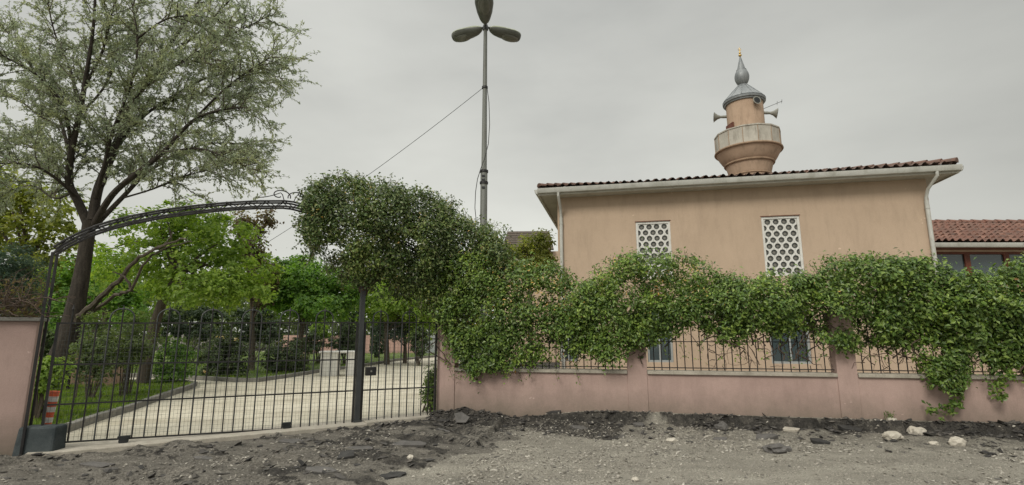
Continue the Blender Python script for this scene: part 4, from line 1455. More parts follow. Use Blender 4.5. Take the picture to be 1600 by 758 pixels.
# the big silvery tree behind the gate's left end
TD = 14.0
bt = thing('tree', ground_at(84, 612, 0), 'large spreading silver-leaved tree with dark leaning trunk, behind the left of the gate', 'tree')
tb_ = MB()
base = at(78, 618, TD)
trunk = bez([Vector((base.x, TD, -.1)), at(92, 570, TD), at(108, 520, TD), at(124, 450, TD), at(134, 390, TD), at(140, 345, TD)], 5)
tb_.tube(trunk, np.interp(np.linspace(0, 1, len(trunk)), [0, .12, .4, .7, 1], [.42, .33, .24, .18, .155]), 14)
LIMB = [  # ([(px,py,depth)...], r0)
    ([(138, 352, 14), (122, 315, 14), (108, 285, 13.9), (112, 235, 13.7), (124, 180, 13.5), (136, 110, 13.2), (146, 40, 13), (150, -40, 12.8)], .20),
    ([(144, 345, 14), (152, 300, 14.1), (166, 262, 14.3), (194, 195, 14.6), (226, 130, 15), (268, 66, 15.4), (312, 0, 15.8), (340, -60, 16)], .22),
    ([(146, 352, 14), (175, 305, 13.8), (215, 270, 13.5), (255, 238, 13.2), (300, 190, 12.9), (345, 172, 12.6), (385, 168, 12.4)], .15),
    ([(146, 356, 14), (190, 310, 14.4), (230, 270, 14.8), (280, 240, 15.2), (330, 224, 15.6), (395, 226, 16)], .12),
    ([(120, 310, 14), (95, 285, 13.5), (60, 262, 13), (20, 255, 12.6), (-40, 258, 12.2)], .08),
    ([(110, 290, 14), (84, 255, 14.3), (55, 232, 14.6), (10, 215, 15), (-50, 205, 15.4)], .07),
    ([(112, 260, 13.9), (98, 200, 14.3), (75, 140, 14.6), (40, 80, 15), (0, 40, 15.3)], .09),
    ([(112, 240, 13.8), (100, 170, 13.3), (60, 120, 12.8), (10, 90, 12.4), (-40, 60, 12)], .08),
    ([(150, 310, 14), (165, 250, 13.6), (178, 200, 13.2), (205, 130, 12.8), (215, 60, 12.5), (200, -20, 12.2)], .09),
    ([(160, 290, 14.1), (185, 230, 14.6), (215, 190, 15), (270, 150, 15.3), (330, 120, 15.5), (400, 112, 15.7), (440, 122, 15.8)], .09),
    ([(226, 130, 15), (270, 105, 14.4), (320, 75, 14), (370, 50, 13.7), (420, 25, 13.4)], .08),
    ([(240, 100, 15.1), (300, 60, 15.5), (350, 10, 15.8), (390, -30, 16)], .08),
    ([(124, 180, 13.5), (110, 110, 13.7), (85, 50, 13.9), (70, -20, 14)], .07),
    ([(130, 140, 13.4), (160, 80, 13), (175, 20, 12.7), (190, -40, 12.5)], .07),
    ([(255, 238, 13.2), (310, 232, 12.8), (350, 245, 12.5), (390, 262, 12.3)], .05),
    ([(300, 190, 12.9), (350, 140, 12.6), (390, 110, 12.4), (425, 88, 12.2)], .05),
    ([(178, 200, 13.2), (215, 150, 13), (260, 110, 12.7), (300, 90, 12.5), (340, 95, 12.3)], .05),
    ([(194, 195, 14.6), (240, 170, 15), (290, 150, 15.4), (345, 150, 15.8), (400, 160, 16)], .06),
    ([(190, 310, 14.4), (240, 295, 14.2), (290, 275, 14), (340, 262, 13.8), (390, 250, 13.6)], .045),
    ([(215, 60, 12.5), (260, 30, 12.4), (310, 25, 12.3), (360, 35, 12.2)], .045),
    ([(98, 200, 14.3), (60, 180, 14.4), (20, 150, 14.5), (-30, 140, 14.6)], .05),
    ([(124, 180, 13.5), (160, 140, 14), (185, 90, 14.3), (205, 40, 14.6), (230, -20, 15)], .06),
    ([(116, 300, 14), (85, 310, 14.2), (50, 290, 14.4), (10, 300, 14.6)], .05),
]
twP, twT = [], []
tw = MB()


def twig(p, d, L, lev, r):
    n = 5 if lev else 4
    pts = [p.copy()]
    st = L / n
    for k in range(n):
        d = (d + Vector(rng.normal(size=3)) * .17 + Vector((0, 0, .04 if k < n * .5 else -.13))).normalized()
        p = p + d * st
        pts.append(p.copy())
    tw.tube(pts, np.linspace(r, max(r * .3, .003), len(pts)), 4 if lev else 3, False)
    if lev:
        m = max(3, int(L / .145))
        for j in range(m):
            f = .15 + .85 * (j + rng.random()) / m
            i = min(int(f * n), n - 1)
            q = pts[i].lerp(pts[i + 1], f * n - i)
            dd = (pts[i + 1] - pts[i]).normalized() * .7 + Vector(rng.normal(size=3)) * .55
            twig(q, dd.normalized(), L * random.uniform(.28, .5) + .12, lev - 1, max(r * .4, .004))
    if lev <= 1:
        m = int(L / (.026 if lev == 0 else .06))
        for j in range(m):
            f = random.random() * .97
            i = min(int(f * n), n - 1)
            q = pts[i].lerp(pts[i + 1], f * n - i) + Vector(rng.normal(size=3)) * .025
            twP.append(tuple(q)); twT.append(tuple((pts[i + 1] - pts[i]).normalized()))


for pl, r0_ in LIMB:
    pts = bez([at(*p) for p in pl], 5)
    n = len(pts)
    rr = np.linspace(r0_ * .62, max(r0_ * .12, .01), n)
    tb_.tube(pts, rr, 9, False)
    ln = sum((pts[i + 1] - pts[i]).length for i in range(n - 1))
    m = int(ln / .132)
    for j in range(m):
        f = .22 + .78 * (j + random.random()) / m
        i = min(int(f * (n - 1)), n - 2)
        q = pts[i].lerp(pts[i + 1], f * (n - 1) - i)
        t = (pts[i + 1] - pts[i]).normalized()
        rd = Vector(rng.normal(size=3)); rd = (rd - t * rd.dot(t)).normalized()
        dd = (t * .75 + rd * .75 + Vector((0, 0, .18))).normalized()
        twig(q, dd, random.uniform(.6, 1.35) * (1.1 - .35 * f), 1, .016)
    twig(pts[-1], (pts[-1] - pts[-2]).normalized(), 1.0, 1, .014)
tb_.build('trunk', M['bark'], bt, True)
tw.build('twigs', M['bark_pale'], bt)
twP, twT = np.array(twP), np.array(twT)
leaves('crown', twP, rng.normal(size=twP.shape) + np.array([0, -.35, .6]), .086 * (.6 + .8 * rng.random(len(twP))), M['leaf_willow'], bt, aspect=.40, tdir=twT * 1.2, droop=.3)
m2 = MB()
for pl, r_ in (([(120, 500, 13.9), (150, 470, 13.6), (185, 440, 13.3), (212, 408, 13), (245, 388, 12.7), (292, 373, 12.4)], .085), ([(140, 490, 13.8), (180, 462, 13.4), (205, 452, 13.2), (225, 415, 13), (250, 392, 12.8), (300, 376, 12.5)], .055), ([(205, 452, 13.2), (190, 430, 13.1), (175, 425, 13)], .04), ([(245, 388, 12.7), (262, 378, 12.6), (270, 362, 12.6)], .03)):
    p = bez([at(*q) for q in pl], 5); p = [v + Vector(rng.normal(size=3)) * .018 for v in p]
    m2.tube(p, np.linspace(r_, r_ * .22, len(p)), 7)
m2.build('bare_limb', M['deadwood'], bt, True)


def blob_pos(lobes, n, hollow=.35, clump_r=.30, per=34):
    """clumped leaf positions on a few ellipsoid lobes; lobes (center, (rx,ry,rz))"""
    vol = np.array([l[1][0] * l[1][1] * l[1][2] for l in lobes]) ** .67
    nc = max(8, n // per)
    which = rng.choice(len(lobes), nc, p=vol / vol.sum())
    d = unit(rng.normal(size=(nc, 3)))
    r = hollow + (1 - hollow) * rng.random(nc) ** .5
    C_ = np.array([tuple(lobes[w][0]) for w in which]); A_ = np.array([lobes[w][1] for w in which])
    c = C_ + d * r[:, None] * A_ * (.82 + .36 * vnoise(d * 2.3 + which[:, None] * 3.1, 5))[:, None]
    sz = clump_r * (.5 + rng.random(nc))
    k = rng.integers(0, nc, n)
    dd = unit(rng.normal(size=(n, 3))) * (rng.random(n) ** .5)[:, None]
    P = c[k] + dd * sz[k][:, None] * np.array([1.15, 1.15, .7])
    N_ = d[k] * .6 + dd * .5 + np.array([0, 0, .7]) + rng.normal(size=(n, 3)) * .45
    return P, N_, c


def tree(name, label, cat, base, trunk_pts, r0, lobes, n, lsize, mat, bark='bark_pale', aspect=.6, clump_r=.30, hollow=.3, group=None, limbs=14):
    t = thing(name, (base[0], base[1], 0), label, cat, group)
    P, N_, c = blob_pos(lobes, n, hollow, clump_r)
    m2 = MB()
    tp = bez([Vector((base[0], base[1], -.1))] + list(trunk_pts), 4)
    m2.tube(tp, np.linspace(r0 * 1.15, r0 * .55, len(tp)), 9)
    top = tp[-1]
    idx = rng.choice(len(c), min(limbs, len(c)), replace=False)
    for i in idx:
        q = Vector(c[i]); st = tp[-1 - random.randrange(0, min(4, len(tp) - 1))]
        mid = st.lerp(q, .5) + Vector((0, 0, .12 * (q - st).length)) + Vector(rng.normal(size=3)) * .08
        l = bez([st, mid, q], 4); m2.tube(l, np.linspace(r0 * .4, .008, len(l)), 5, False)
    m2.build('trunk', M[bark], t, True)
    leaves('crown', P, N_, lsize * (.6 + .8 * rng.random(len(P))), M[mat], t, aspect=aspect)
    return t


def E(px, py, rx, ry, Y, ky=.9):
    """an ellipsoid lobe whose silhouette is about rx x ry survey pixels at distance Y"""
    k = Y / 800
    return (at(px, py, Y), (rx * k, rx * k * ky, ry * k))


G = 'garden trees beyond the gate'
gb = ground_at(222, 604, 0)
tree('tree', 'bright yellow-green maple-like tree with leaning trunk just behind the arch', 'tree', gb, [at(230, 560, gb.y), at(244, 500, gb.y), at(262, 455, gb.y), at(290, 420, gb.y)], .17,
     [E(300, 400, 70, 50, 16.5), E(370, 425, 55, 42, 16.5), E(240, 405, 50, 45, 17), E(320, 450, 75, 30, 16), E(310, 345, 45, 35, 17), E(210, 350, 35, 30, 17.5), E(400, 455, 30, 30, 16.5), E(180, 420, 35, 45, 18), E(270, 350, 40, 35, 17), E(350, 375, 50, 40, 16.5)], 15500, .135, 'leaf_lime', group=G, clump_r=.30)
tree('tree', 'thin purple-brown plum tree between the yellow-green trees', 'tree', (at(395, 560, 22).x, 22), [at(394, 520, 22), at(395, 450, 22)], .12,
     [E(395, 385, 22, 42, 22), E(412, 440, 22, 40, 22), E(380, 350, 18, 22, 22), E(418, 340, 14, 12, 22)], 4200, .15, 'leaf_plum', group=G, clump_r=.34)
tree('tree', 'fresh green mulberry tree behind the middle of the gate', 'tree', (at(470, 575, 23).x, 23), [at(470, 530, 23), at(478, 480, 23)], .13,
     [E(490, 445, 52, 34, 23), E(450, 465, 40, 30, 23), E(530, 465, 36, 34, 23), E(500, 480, 50, 22, 22.5), E(440, 430, 30, 26, 23.5), E(472, 418, 26, 22, 23.5)], 14000, .17, 'leaf_green', group=G, clump_r=.36)
tree('tree', 'olive-green tree seen below the vine arch right of the gate post', 'tree', (at(605, 560, 27).x, 27), [at(604, 530, 27), at(603, 480, 27)], .14,
     [E(600, 470, 40, 36, 27), E(640, 480, 34, 32, 27), E(570, 480, 20, 34, 27), E(660, 505, 22, 28, 27)], 6500, .18, 'leaf_lime', group=G, clump_r=.4)
tree('tree', 'tall yellow-green tree at the far left edge behind the silver tree', 'tree', (at(40, 590, 21).x, 21), [at(42, 520, 21), at(45, 400, 21)], .22,
     [E(20, 300, 55, 45, 21), E(80, 330, 50, 45, 21), E(30, 370, 60, 40, 21), E(95, 390, 45, 45, 21), E(-30, 330, 60, 70, 21), E(70, 440, 60, 45, 21)], 8500, .2, 'leaf_olive', group=G, clump_r=.5)
tree('tree', 'green leafy tree behind the dark leaning trunk', 'tree', (at(165, 585, 20).x, 20), [at(166, 540, 20), at(168, 470, 20)], .15,
     [E(170, 440, 40, 50, 20), E(120, 450, 40, 50, 20.5), E(200, 480, 40, 35, 20), E(95, 500, 40, 40, 20)], 8000, .16, 'leaf_green', group=G, clump_r=.38)
gb = at(830, 470, 17)
tree('tree', 'olive-green bushy tree between the lamp and the mosque corner', 'tree', (gb.x, 17.5), [at(828, 470, 17.5), at(830, 430, 17.5)], .10,
     [E(815, 408, 34, 30, 17.5), E(845, 400, 20, 34, 17.5), E(780, 400, 20, 26, 17.5), E(848, 372, 9, 20, 17.5), E(822, 385, 12, 18, 17.5)], 5200, .11, 'leaf_olive', group=G, clump_r=.24)
tree('tree', 'small grey-blue conifer on the far lawn behind the narrow gate leaf', 'tree', (at(633, 560, 28).x, 28), [at(633, 548, 28), at(633, 525, 28)], .11,
     [E(632, 522, 36, 15, 28), E(620, 508, 24, 12, 28), E(645, 510, 22, 12, 28), E(632, 498, 16, 10, 28)], 4200, .14, 'leaf_spruce', group=G, aspect=.3, clump_r=.35)
tree('tree', 'bushy dark blue-green spruce above the left wall', 'tree', (at(15, 560, 9.6).x, 9.6), [at(15, 520, 9.6), at(15, 430, 9.6)], .10,
     [E(8, 405, 40, 26, 9.6), E(35, 425, 26, 22, 9.6), E(-10, 440, 50, 30, 9.6), E(30, 455, 34, 24, 9.8), E(5, 480, 48, 26, 9.8)], 9000, .075, 'leaf_spruce', aspect=.2, clump_r=.18, group=G)


def cypress(label, px, ytop, ybot, half, Y, n, ls):
    b = at(px, ybot, Y); z1 = at(px, ytop, Y).z
    t = thing('cypress_tree', (b.x, Y, 0), label, 'tree', G)
    hw = half * Y / 800
    u = rng.random(n)
    z = b.z * 0 + u * z1
    rad = hw * np.minimum(1, (1 - u) * 2.4) ** .8 * (.75 + .25 * rng.random(n)) * np.where(u < .06, .3, 1)
    a = rng.random(n) * 2 * math.pi
    rad = rad * (.8 + .4 * vnoise(np.stack([np.cos(a) * 2, np.sin(a) * 2, z * 1.1], -1), 5))
    P = np.stack([b.x + np.cos(a) * rad, Y + np.sin(a) * rad, z], -1)
    N_ = np.stack([np.cos(a), np.sin(a), .2 + 0 * a], -1) + rng.normal(size=P.shape) * .4
    leaves('crown', P, N_, ls * (.6 + .8 * rng.random(n)), M['leaf_cypress'], t, aspect=.35, tdir=np.tile(np.array([[0, 0, 1.6]]), (n, 1)), droop=-.3)
    m2 = MB(); m2.tube([Vector((b.x, Y, -.1)), Vector((b.x, Y, z1 * .9))], [hw * .25, .02], 7); m2.build('trunk', M['bark'], t)


cypress('dark narrow cypress just left of the gate post, under the vine', 548, 372, 560, 17, 29, 6500, .22)
cypress('slim far cypress tip rising above the mulberry tree', 477, 388, 540, 8, 44, 2200, .26)
cypress('dark column cypress right of the gate post below the vine', 588, 425, 560, 10, 33, 3200, .22)

GS = 'shrubs in the garden'


def shrub(label, px, py, rx, ry, Y, n, mat, ls=.10, lobes=None, flowers=0):
    lo = [E(px, py, rx * .75, ry * .8, Y), E(px - rx * .4, py + ry * .25, rx * .55, ry * .6, Y), E(px + rx * .4, py + ry * .2, rx * .55, ry * .65, Y), E(px + rx * .1, py - ry * .35, rx * .5, ry * .5, Y), E(px, py + ry * .5, rx * .8, ry * .4, Y)]
    b = at(px, py, Y)
    t = thing('shrub', (b.x, Y, 0), label, 'shrub', GS)
    P, N_, c = blob_pos(lo, n, .3, .17)
    P[:, 2] = np.maximum(P[:, 2], .06)
    leaves('foliage', P, N_, ls * (.6 + .8 * rng.random(n)), M[mat], t, aspect=.55)
    m2 = MB()
    for i in rng.choice(len(c), 12):
        q = Vector(c[i]); s0 = Vector((b.x + rng.normal() * .08, Y + rng.normal() * .08, -.05))
        l = bez([s0, s0.lerp(q, .55) + Vector((0, 0, .1)), q], 3); m2.tube(l, np.linspace(.022, .005, len(l)), 4, False)
    tag(m2.build('stem', M['bark_pale'], t), kind='stuff')
    if flowers:
        P, N_, c = blob_pos(lo, flowers, .8, .17)
        tag(leaves('flowers', P, N_, .09 * np.ones(flowers), M['leaf_flower'], t, aspect=.9), kind='stuff')
    return t


shrub('large dark rounded shrub at the kerb behind the middle of the gate', 350, 552, 40, 46, 19, 6500, 'leaf_shrub', .10, flowers=60)
shrub('mid-green open shrub with thin stems on the near lawn tip', 275, 560, 34, 40, 16.4, 3000, 'leaf_green', .09)
shrub('broad rose shrub left of the white stone table', 448, 556, 44, 32, 21, 5200, 'leaf_shrub', .10, flowers=50)
shrub('grey-green shrub by the left half of the gate', 150, 540, 42, 60, 12.2, 5500, 'leaf_far', .065)
shrub('second grey-green shrub draped near the lawn, right of the first', 205, 530, 34, 50, 13, 4200, 'leaf_far', .065)
shrub('yellow-green low plant beside the left wall', 72, 585, 24, 26, 9.4, 2200, 'leaf_lime', .085)
shrub('bright lime shrub behind the white stone table', 500, 515, 20, 16, 27, 1800, 'leaf_lime', .14)
shrub('dark low shrub behind the stone table top', 480, 535, 34, 18, 26, 2600, 'leaf_shrub', .12)
shrub('dark shrub right of the stone table behind the gate post', 540, 530, 30, 24, 26, 2800, 'leaf_shrub', .12)
shrub('dark upright shrub near the far white gate', 655, 530, 18, 28, 26, 2200, 'leaf_shrub', .12)
shrub('leafy green shrub hugging the pier inside the gate', 676, 602, 12, 42, 10.9, 1700, 'leaf_vine', .07)
shrub('very dark clipped shrub under the yellow-green tree', 300, 500, 60, 34, 27, 5000, 'leaf_cypress', .14)
shrub('dark clipped shrub under the purple plum tree', 400, 505, 50, 36, 27, 5000, 'leaf_cypress', .14)
shrub('dark shrub far left behind the trunk base', 60, 540, 60, 40, 17, 4500, 'leaf_shrub', .11)

# far wood: one mass closing the horizon
n = 60000
x = rng.uniform(-70, 14, n); y = 48 + 14 * rng.random(n)
topz = 4.5 + 5.5 * fbm(np.stack([x * .16, y * .1], -1), 4, 90)
z = topz * rng.random(n) ** .7
P = np.stack([x, y, z], -1)
k = fbm(P * .7, 3, 95) > .42
P = P[k]
o = leaves('distant_trees', P, rng.normal(size=P.shape) + np.array([0, -.5, .6]), .5 * (.6 + .7 * rng.random(len(P))), M['leaf_far'], None, aspect=.6)
tag(o, 'far green wood closing the view beyond the garden', 'trees', kind='stuff')
# far pink wall and white gate at the end of the drive
FF = Frame(tuple(at(566, 553, 40)[:2]), (1, .05))
fw_ = thing('garden_wall', FF(2.4, 0, 0), 'far low pink wall with dark railing at the end of the drive', 'wall')
zt3 = at(600, 524, 40).z
m2 = MB(); m2.box(FF, -6, 4.6, -.2, 0, -.1, zt3); m2.build('wall', M['pink_far'], fw_)
m2 = MB()
for k in range(55): m2.tube([FF(-5.8 + k * .19, -.1, zt3), FF(-5.8 + k * .19, -.1, zt3 + .85)], .02, 4, False)
m2.box(FF, -6, 4.6, -.12, -.08, zt3 + .8, zt3 + .84); m2.build('railing', M['iron'], fw_)
fg = thing('garden_gate', FF(5.6, 0, 0), 'small far white panel gate beside the far pink wall', 'gate')
m2 = MB(); m2.box(FF, 4.75, 5.65, -.1, -.04, .05, zt3); m2.box(FF, 5.7, 6.6, -.1, -.04, .05, zt3); m2.build('panel', M['pvc'], fg)
m2 = MB(); m2.box(FF, 4.62, 4.74, -.14, 0, -.1, zt3 + .2); m2.box(FF, 6.62, 6.74, -.14, 0, -.1, zt3 + .2); m2.box(FF, 4.75, 6.6, -.03, 0, zt3 * .8, zt3 * .84); m2.build('frame', M['iron'], fg)
# brown board fence glimpsed behind the left shrubs
BF = Frame(tuple(at(98, 560, 15.4)[:2]), (1, .12))
bp = thing('board_fence', BF(.8, 0, 0), 'low brown board panel half hidden behind the left gate shrubs', 'fence')
m2 = MB()
for k in range(12): m2.box(BF, k * .14, k * .14 + .132, -.03 - .004 * (k % 2), 0, .03, at(120, 548, 15.4).z)
m2.build('board_panel', M['brownpanel'], bp)
for s in (0, 1.6):
    m2 = MB(); m2.box(BF, s - .05, s + .03, -.12, -.04, -.1, 1.3); m2.build('post', M['brownpanel'], bp)

# stone table (two slab legs and a top) -------------------------------------
sb = ground_at(497, 588, 0)
ST = Frame((sb.x, sb.y), (1, .14))
tp_z = at(520, 549, sb.y).z
stt = thing('stone_table', ST(.62, -.3, 0), 'white marble table on two slab legs on the paved drive', 'table')
m2 = MB(); m2.box(ST, -.02, 1.34, -.72, .04, tp_z - .07, tp_z); m2.build('table_top', M['marble'], stt, bevel=.01)
for a, b in ((.04, .66), (.98, 1.28)):
    m2 = MB(); m2.box(ST, a, b, -.66, 0, -.02, tp_z - .072); m2.build('leg', M['marble'], stt, bevel=.008)

# ------------------------------------------------------------------ delineator and block by the left wall
bb = ground_at(58, 710, 0)
BX = Frame((bb.x, bb.y), (1, .18))
zbk = .045 + at(60, 665, bb.y).z * .0
zb2 = at(55, 667, bb.y).z
m2 = MB()
c = [(-.31, .0), (.17, .0), (.19, -.26), (-.29, -.26)]
ins = .03
lo = [BX(a, w, -.05) for a, w in c]; hi = [BX(a * .93 + .01, w * .9 - .01, zb2) for a, w in c]
m2.hexa(lo + hi)
blk = m2.build('concrete_block', M['rubber'], None, bevel=.03)
tag(blk, 'dark grey squat block on the ground against the left wall', 'block')
dl = thing('delineator_post', BX(0, -.42, 0), 'orange and white banded traffic post leaning behind the dark block', 'traffic post')
p0, p1 = Vector((BX(.06, -.46, 0).x, BX(.06, -.46, 0).y, .0)), None
pt = at(86, 611, p0.y + .02); pb = at(71, 668, p0.y)
ax = (pt - pb).normalized(); Lp = (pt - pb).length
b0 = pb - ax * (pb.z / ax.z)
tot = (pt - b0).length
rad = .06
f0 = (tot - Lp) / tot
cuts_ = [0] + [f0 + (1 - f0) * k / 7 for k in range(8)]
for k in range(len(cuts_) - 1):
    red = (k % 2 == 1) or k == 0
    m2 = MB(); m2.tube([b0 + ax * (tot * cuts_[k]), b0 + ax * (tot * cuts_[k + 1] - .001)], rad if red else rad * 1.03, 14); m2.build('orange_band' if red else 'reflective_band', M['orange'] if red else M['reflect'], dl, True)
m2 = MB(); m2.lathe((b0.x, b0.y), [(.14, -.03), (.14, .05), (.07, .08), (0, .08)], 14); m2.build('foot', M['rubber'], dl, True)

# dry vine twigs heaped on the left wall
dv = thing('dry_vine', LW(-.6, -.2, z_lw + .05), 'tangle of dry brown vine twigs on top of the left wall', 'vine')
m2 = MB()
for k in range(170):
    q = LW(rng.uniform(-1.9, .02), rng.uniform(-.45, .08), z_lw + .05 + rng.uniform(0, .25))
    d = Vector((rng.normal(), rng.normal() * .4, .5 + rng.normal() * .5)).normalized()
    l = [q]
    for j in range(7):
        d = (d + Vector(rng.normal(size=3)) * .3 + Vector((0, 0, -.05))).normalized(); q = q + d * .085
        if q.z < z_lw + .06: q.z = z_lw + .06
        l.append(q)
    m2.tube(l, np.linspace(.008, .003, len(l)), 4, False)
m2.build('twigs', M['twig'], dv)
nn_ = 1500
P = np.stack([rng.uniform(-1.9, 0, nn_), rng.uniform(-.4, .1, nn_), rng.random(nn_) ** 1.6 * .55], -1)
Pw = np.array([tuple(LW(a, b, z_lw + .06 + c)) for a, b, c in P])
leaves('dry_leaves', Pw, rng.normal(size=Pw.shape), .05 * (.5 + rng.random(nn_)), M['leaf_plum'], dv, aspect=.45)

# ------------------------------------------------------------------ RUBBLE
def stone_mesh(size, jag=.35, seed=0, n=2):
    import bmesh
    bm = bmesh.new(); bmesh.ops.create_icosphere(bm, subdivisions=n, radius=1)
    r = np.random.default_rng(seed)
    sh = r.random(3) * 50
    co = np.array([v.co[:] for v in bm.verts])
    d = .62 + .7 * fbm(co * 1.0 + sh, 2, seed) + .18 * (fbm(co * 3 + sh, 2, seed + 3) - .5)
    d = d + jag * (np.floor(fbm(co * 1.6 + sh, 2, seed + 7) * 7) / 7 - .5) + .25 * jag * (fbm(co * 5 + sh, 3, seed + 9) - .5)
    for v, k in zip(bm.verts, d): v.co = Vector((v.co.x * k * size[0], v.co.y * k * size[1], v.co.z * k * size[2]))
    me = bpy.data.meshes.new('stone'); bm.to_mesh(me); bm.free()
    me.polygons.foreach_set('use_smooth', [jag < .5] * len(me.polygons))
    return me


def slab_mb(c, L, W, H, yaw, tilt, roll, seed):
    r = random.Random(seed)
    n = r.choice((5, 6, 7))
    pts = []
    for k in range(n):
        q = 2 * math.pi * (k + r.uniform(-.36, .36)) / n
        k_ = r.uniform(.62, 1.12)
        pts.append((L / 2 * k_ * math.copysign(abs(math.cos(q)) ** .7, math.cos(q)), W / 2 * k_ * math.copysign(abs(math.sin(q)) ** .7, math.sin(q))))
    Rm = Matrix.Rotation(yaw, 3, 'Z') @ Matrix.Rotation(tilt, 3, 'X') @ Matrix.Rotation(roll, 3, 'Y')
    lo = [Rm @ Vector((x * r.uniform(.86, 1.0), y * r.uniform(.86, 1.0), -H / 2 + r.uniform(-.006, .006))) + c for x, y in pts]
    hi = [Rm @ Vector((x, y, H / 2 + r.uniform(-.006, .006))) + c for x, y in pts]
    m2 = MB()
    m2.add(lo + hi, [tuple(range(n - 1, -1, -1)), tuple(range(n, 2 * n))] + [(i, (i + 1) % n, n + (i + 1) % n, n + i) for i in range(n)])
    return m2


CH = [  # px, py(contact), length px, depth m, thick, yaw, tilt, roll, mat, label
    (722, 662, 34, .26, .055, .2, .95, .1, 'chunk_pale', 'grey asphalt slab propped against the wall foot beside the gate pier'),
    (692, 674, 26, .2, .05, .5, .15, .2, 'chunk_pale', 'small flat asphalt piece lying left of the propped slab'),
    (866, 655, 30, .2, .05, -.2, .25, -.15, 'chunk', 'black asphalt slab at the wall foot below the first railing'),
    (1216, 702, 44, .26, .10, .15, .1, .1, 'chunk_pale', 'lumpy dark asphalt piece lying farthest out on the gravel'),
    (1236, 676, 38, .2, .045, .05, .1, .05, 'stone', 'long pale flat stone at the wall foot below the right lattice window'),
    (1198, 682, 44, .24, .055, -.35, .3, -.2, 'chunk_pale', 'tilted grey asphalt slab left of the long pale stone'),
    (1125, 683, 30, .2, .04, .1, .1, 0, 'chunk_pale', 'flat grey asphalt plate on the dark rubble bank'),
    (1128, 672, 18, .16, .10, .3, .5, .2, 'chunk_pale', 'small upright asphalt lump on the rubble bank'),
    (1540, 668, 34, .2, .15, .1, .2, .1, 'chunk', 'blocky dark asphalt lump near the right edge against the wall'),
    (1590, 675, 34, .24, .16, .1, .1, .1, 'chunk', 'dark asphalt lump cut off by the right edge of the picture'),
    (1280, 690, 30, .2, .05, .2, .15, .1, 'chunk', 'flat black asphalt piece on the gravel below the third pier'),
    (455, 686, 44, .3, .04, .3, .08, .05, 'chunk_pale', 'flat grey asphalt plate just below the wheel of the gate'),
    (540, 722, 30, .24, .05, .4, .2, -.1, 'chunk', 'black asphalt chunk on the road below the gate post'),
    (640, 698, 70, .32, .035, .25, .03, .02, 'chunk_pale', 'broad cracked asphalt plate in front of the narrow gate leaf'),
    (560, 706, 60, .26, .035, .3, .05, -.04, 'chunk_pale', 'long thin asphalt plate in front of the gate post'),
    (610, 738, 50, .24, .04, .5, .08, .05, 'chunk', 'black asphalt plate at the bottom edge left of the small white lump'),
    (500, 742, 54, .24, .04, .35, .06, .05, 'chunk_pale', 'grey asphalt plate at the bottom edge below the gate wheel'),
    (150, 722, 60, .2, .03, .2, .05, .03, 'chunk_pale', 'thin pale asphalt flake before the left end of the threshold'),
    (320, 712, 46, .2, .03, .3, .05, .03, 'chunk_pale', 'thin grey asphalt flake between the two gate wheels'),
    (905, 668, 30, .18, .05, .1, .25, .1, 'chunk_pale', 'tilted grey asphalt piece below the first railing, right of the black slab'),
    (1000, 668, 26, .16, .05, .4, .3, .1, 'chunk_pale', 'grey asphalt piece on the rubble below the second pier'),
    (1330, 676, 34, .2, .06, -.1, .3, .1, 'chunk', 'black slab leaning on the ledge below the third pier'),
    (1072, 657, 20, .16, .10, .4, .3, .3, 'chunk', 'black asphalt lump crowning the rubble bank'),
]
for i, (px, py, lp, W, H, yaw, tl, ro, mt, lab) in enumerate(CH):
    p = ground_at(px, py, .03); p.z = gz(p.x, p.y)
    u, f, w = ray(px, py)
    L_ = lp * p.y / f
    if tl > .8: p = p + Vector((0, .06, .10))
    else: p.z += H * (.02 if 'plate' in lab or 'flake' in lab else .3)
    if 'lump' in lab:
        me = stone_mesh((L_ * .55, W * .55, H * .75), .9, i + 90, 3); me.transform(Matrix.Rotation(yaw + .2, 4, 'Z'))
        o = link_mesh('asphalt_chunk', me, M[mt]); o.location = p
        tag(o, lab, 'rubble', 'broken asphalt pieces'); continue
    o = slab_mb(p, L_, W, H, WALL.ang + yaw, tl, ro, i + 3).build('asphalt_chunk' if mt != 'stone' else 'flat_stone', M[mt], None, bevel=.008)
    tag(o, lab, 'rubble' if mt != 'stone' else 'stone', 'broken asphalt pieces')
STN = [(1396, 688, 30, .6, 'large pale rounded stone, leftmost of the stones by the trailing vine'), (1432, 682, 28, .7, 'pale cracked stone directly below the trailing vine strand'),
       (1458, 695, 18, .4, 'small flat white stone on the gravel between two larger ones'), (1497, 696, 24, .75, 'pale boulder-like stone, rightmost of the pale stones'),
       (641, 724, 13, .7, 'small white lump on the dark road below the gate post'), (1050, 690, 16, .5, 'small pale stone on the gravel in front of the rubble bank'),
       (993, 751, 14, .5, 'white pebble on the gravel near the bottom centre'), (1395, 676, 16, .5, 'small buff stone behind the large pale rounded stone')]
for i, (px, py, wpx, fl, lab) in enumerate(STN):
    p = ground_at(px, py, .0); p.z = gz(p.x, p.y)
    r_ = wpx / 2 * p.y / ray(px, py)[1]
    me = stone_mesh((r_ * 1.05, r_ * .8, r_ * fl), .62, i + 40, 3)
    me.transform(Matrix.Rotation(i * 1.3, 4, 'Z') if i > 3 else Matrix.Identity(4))
    o = link_mesh('stone', me, M['stone'])
    o.location = p + Vector((0, 0, r_ * fl * .45)); tag(o, lab, 'stone', 'pale stones on the road edge')


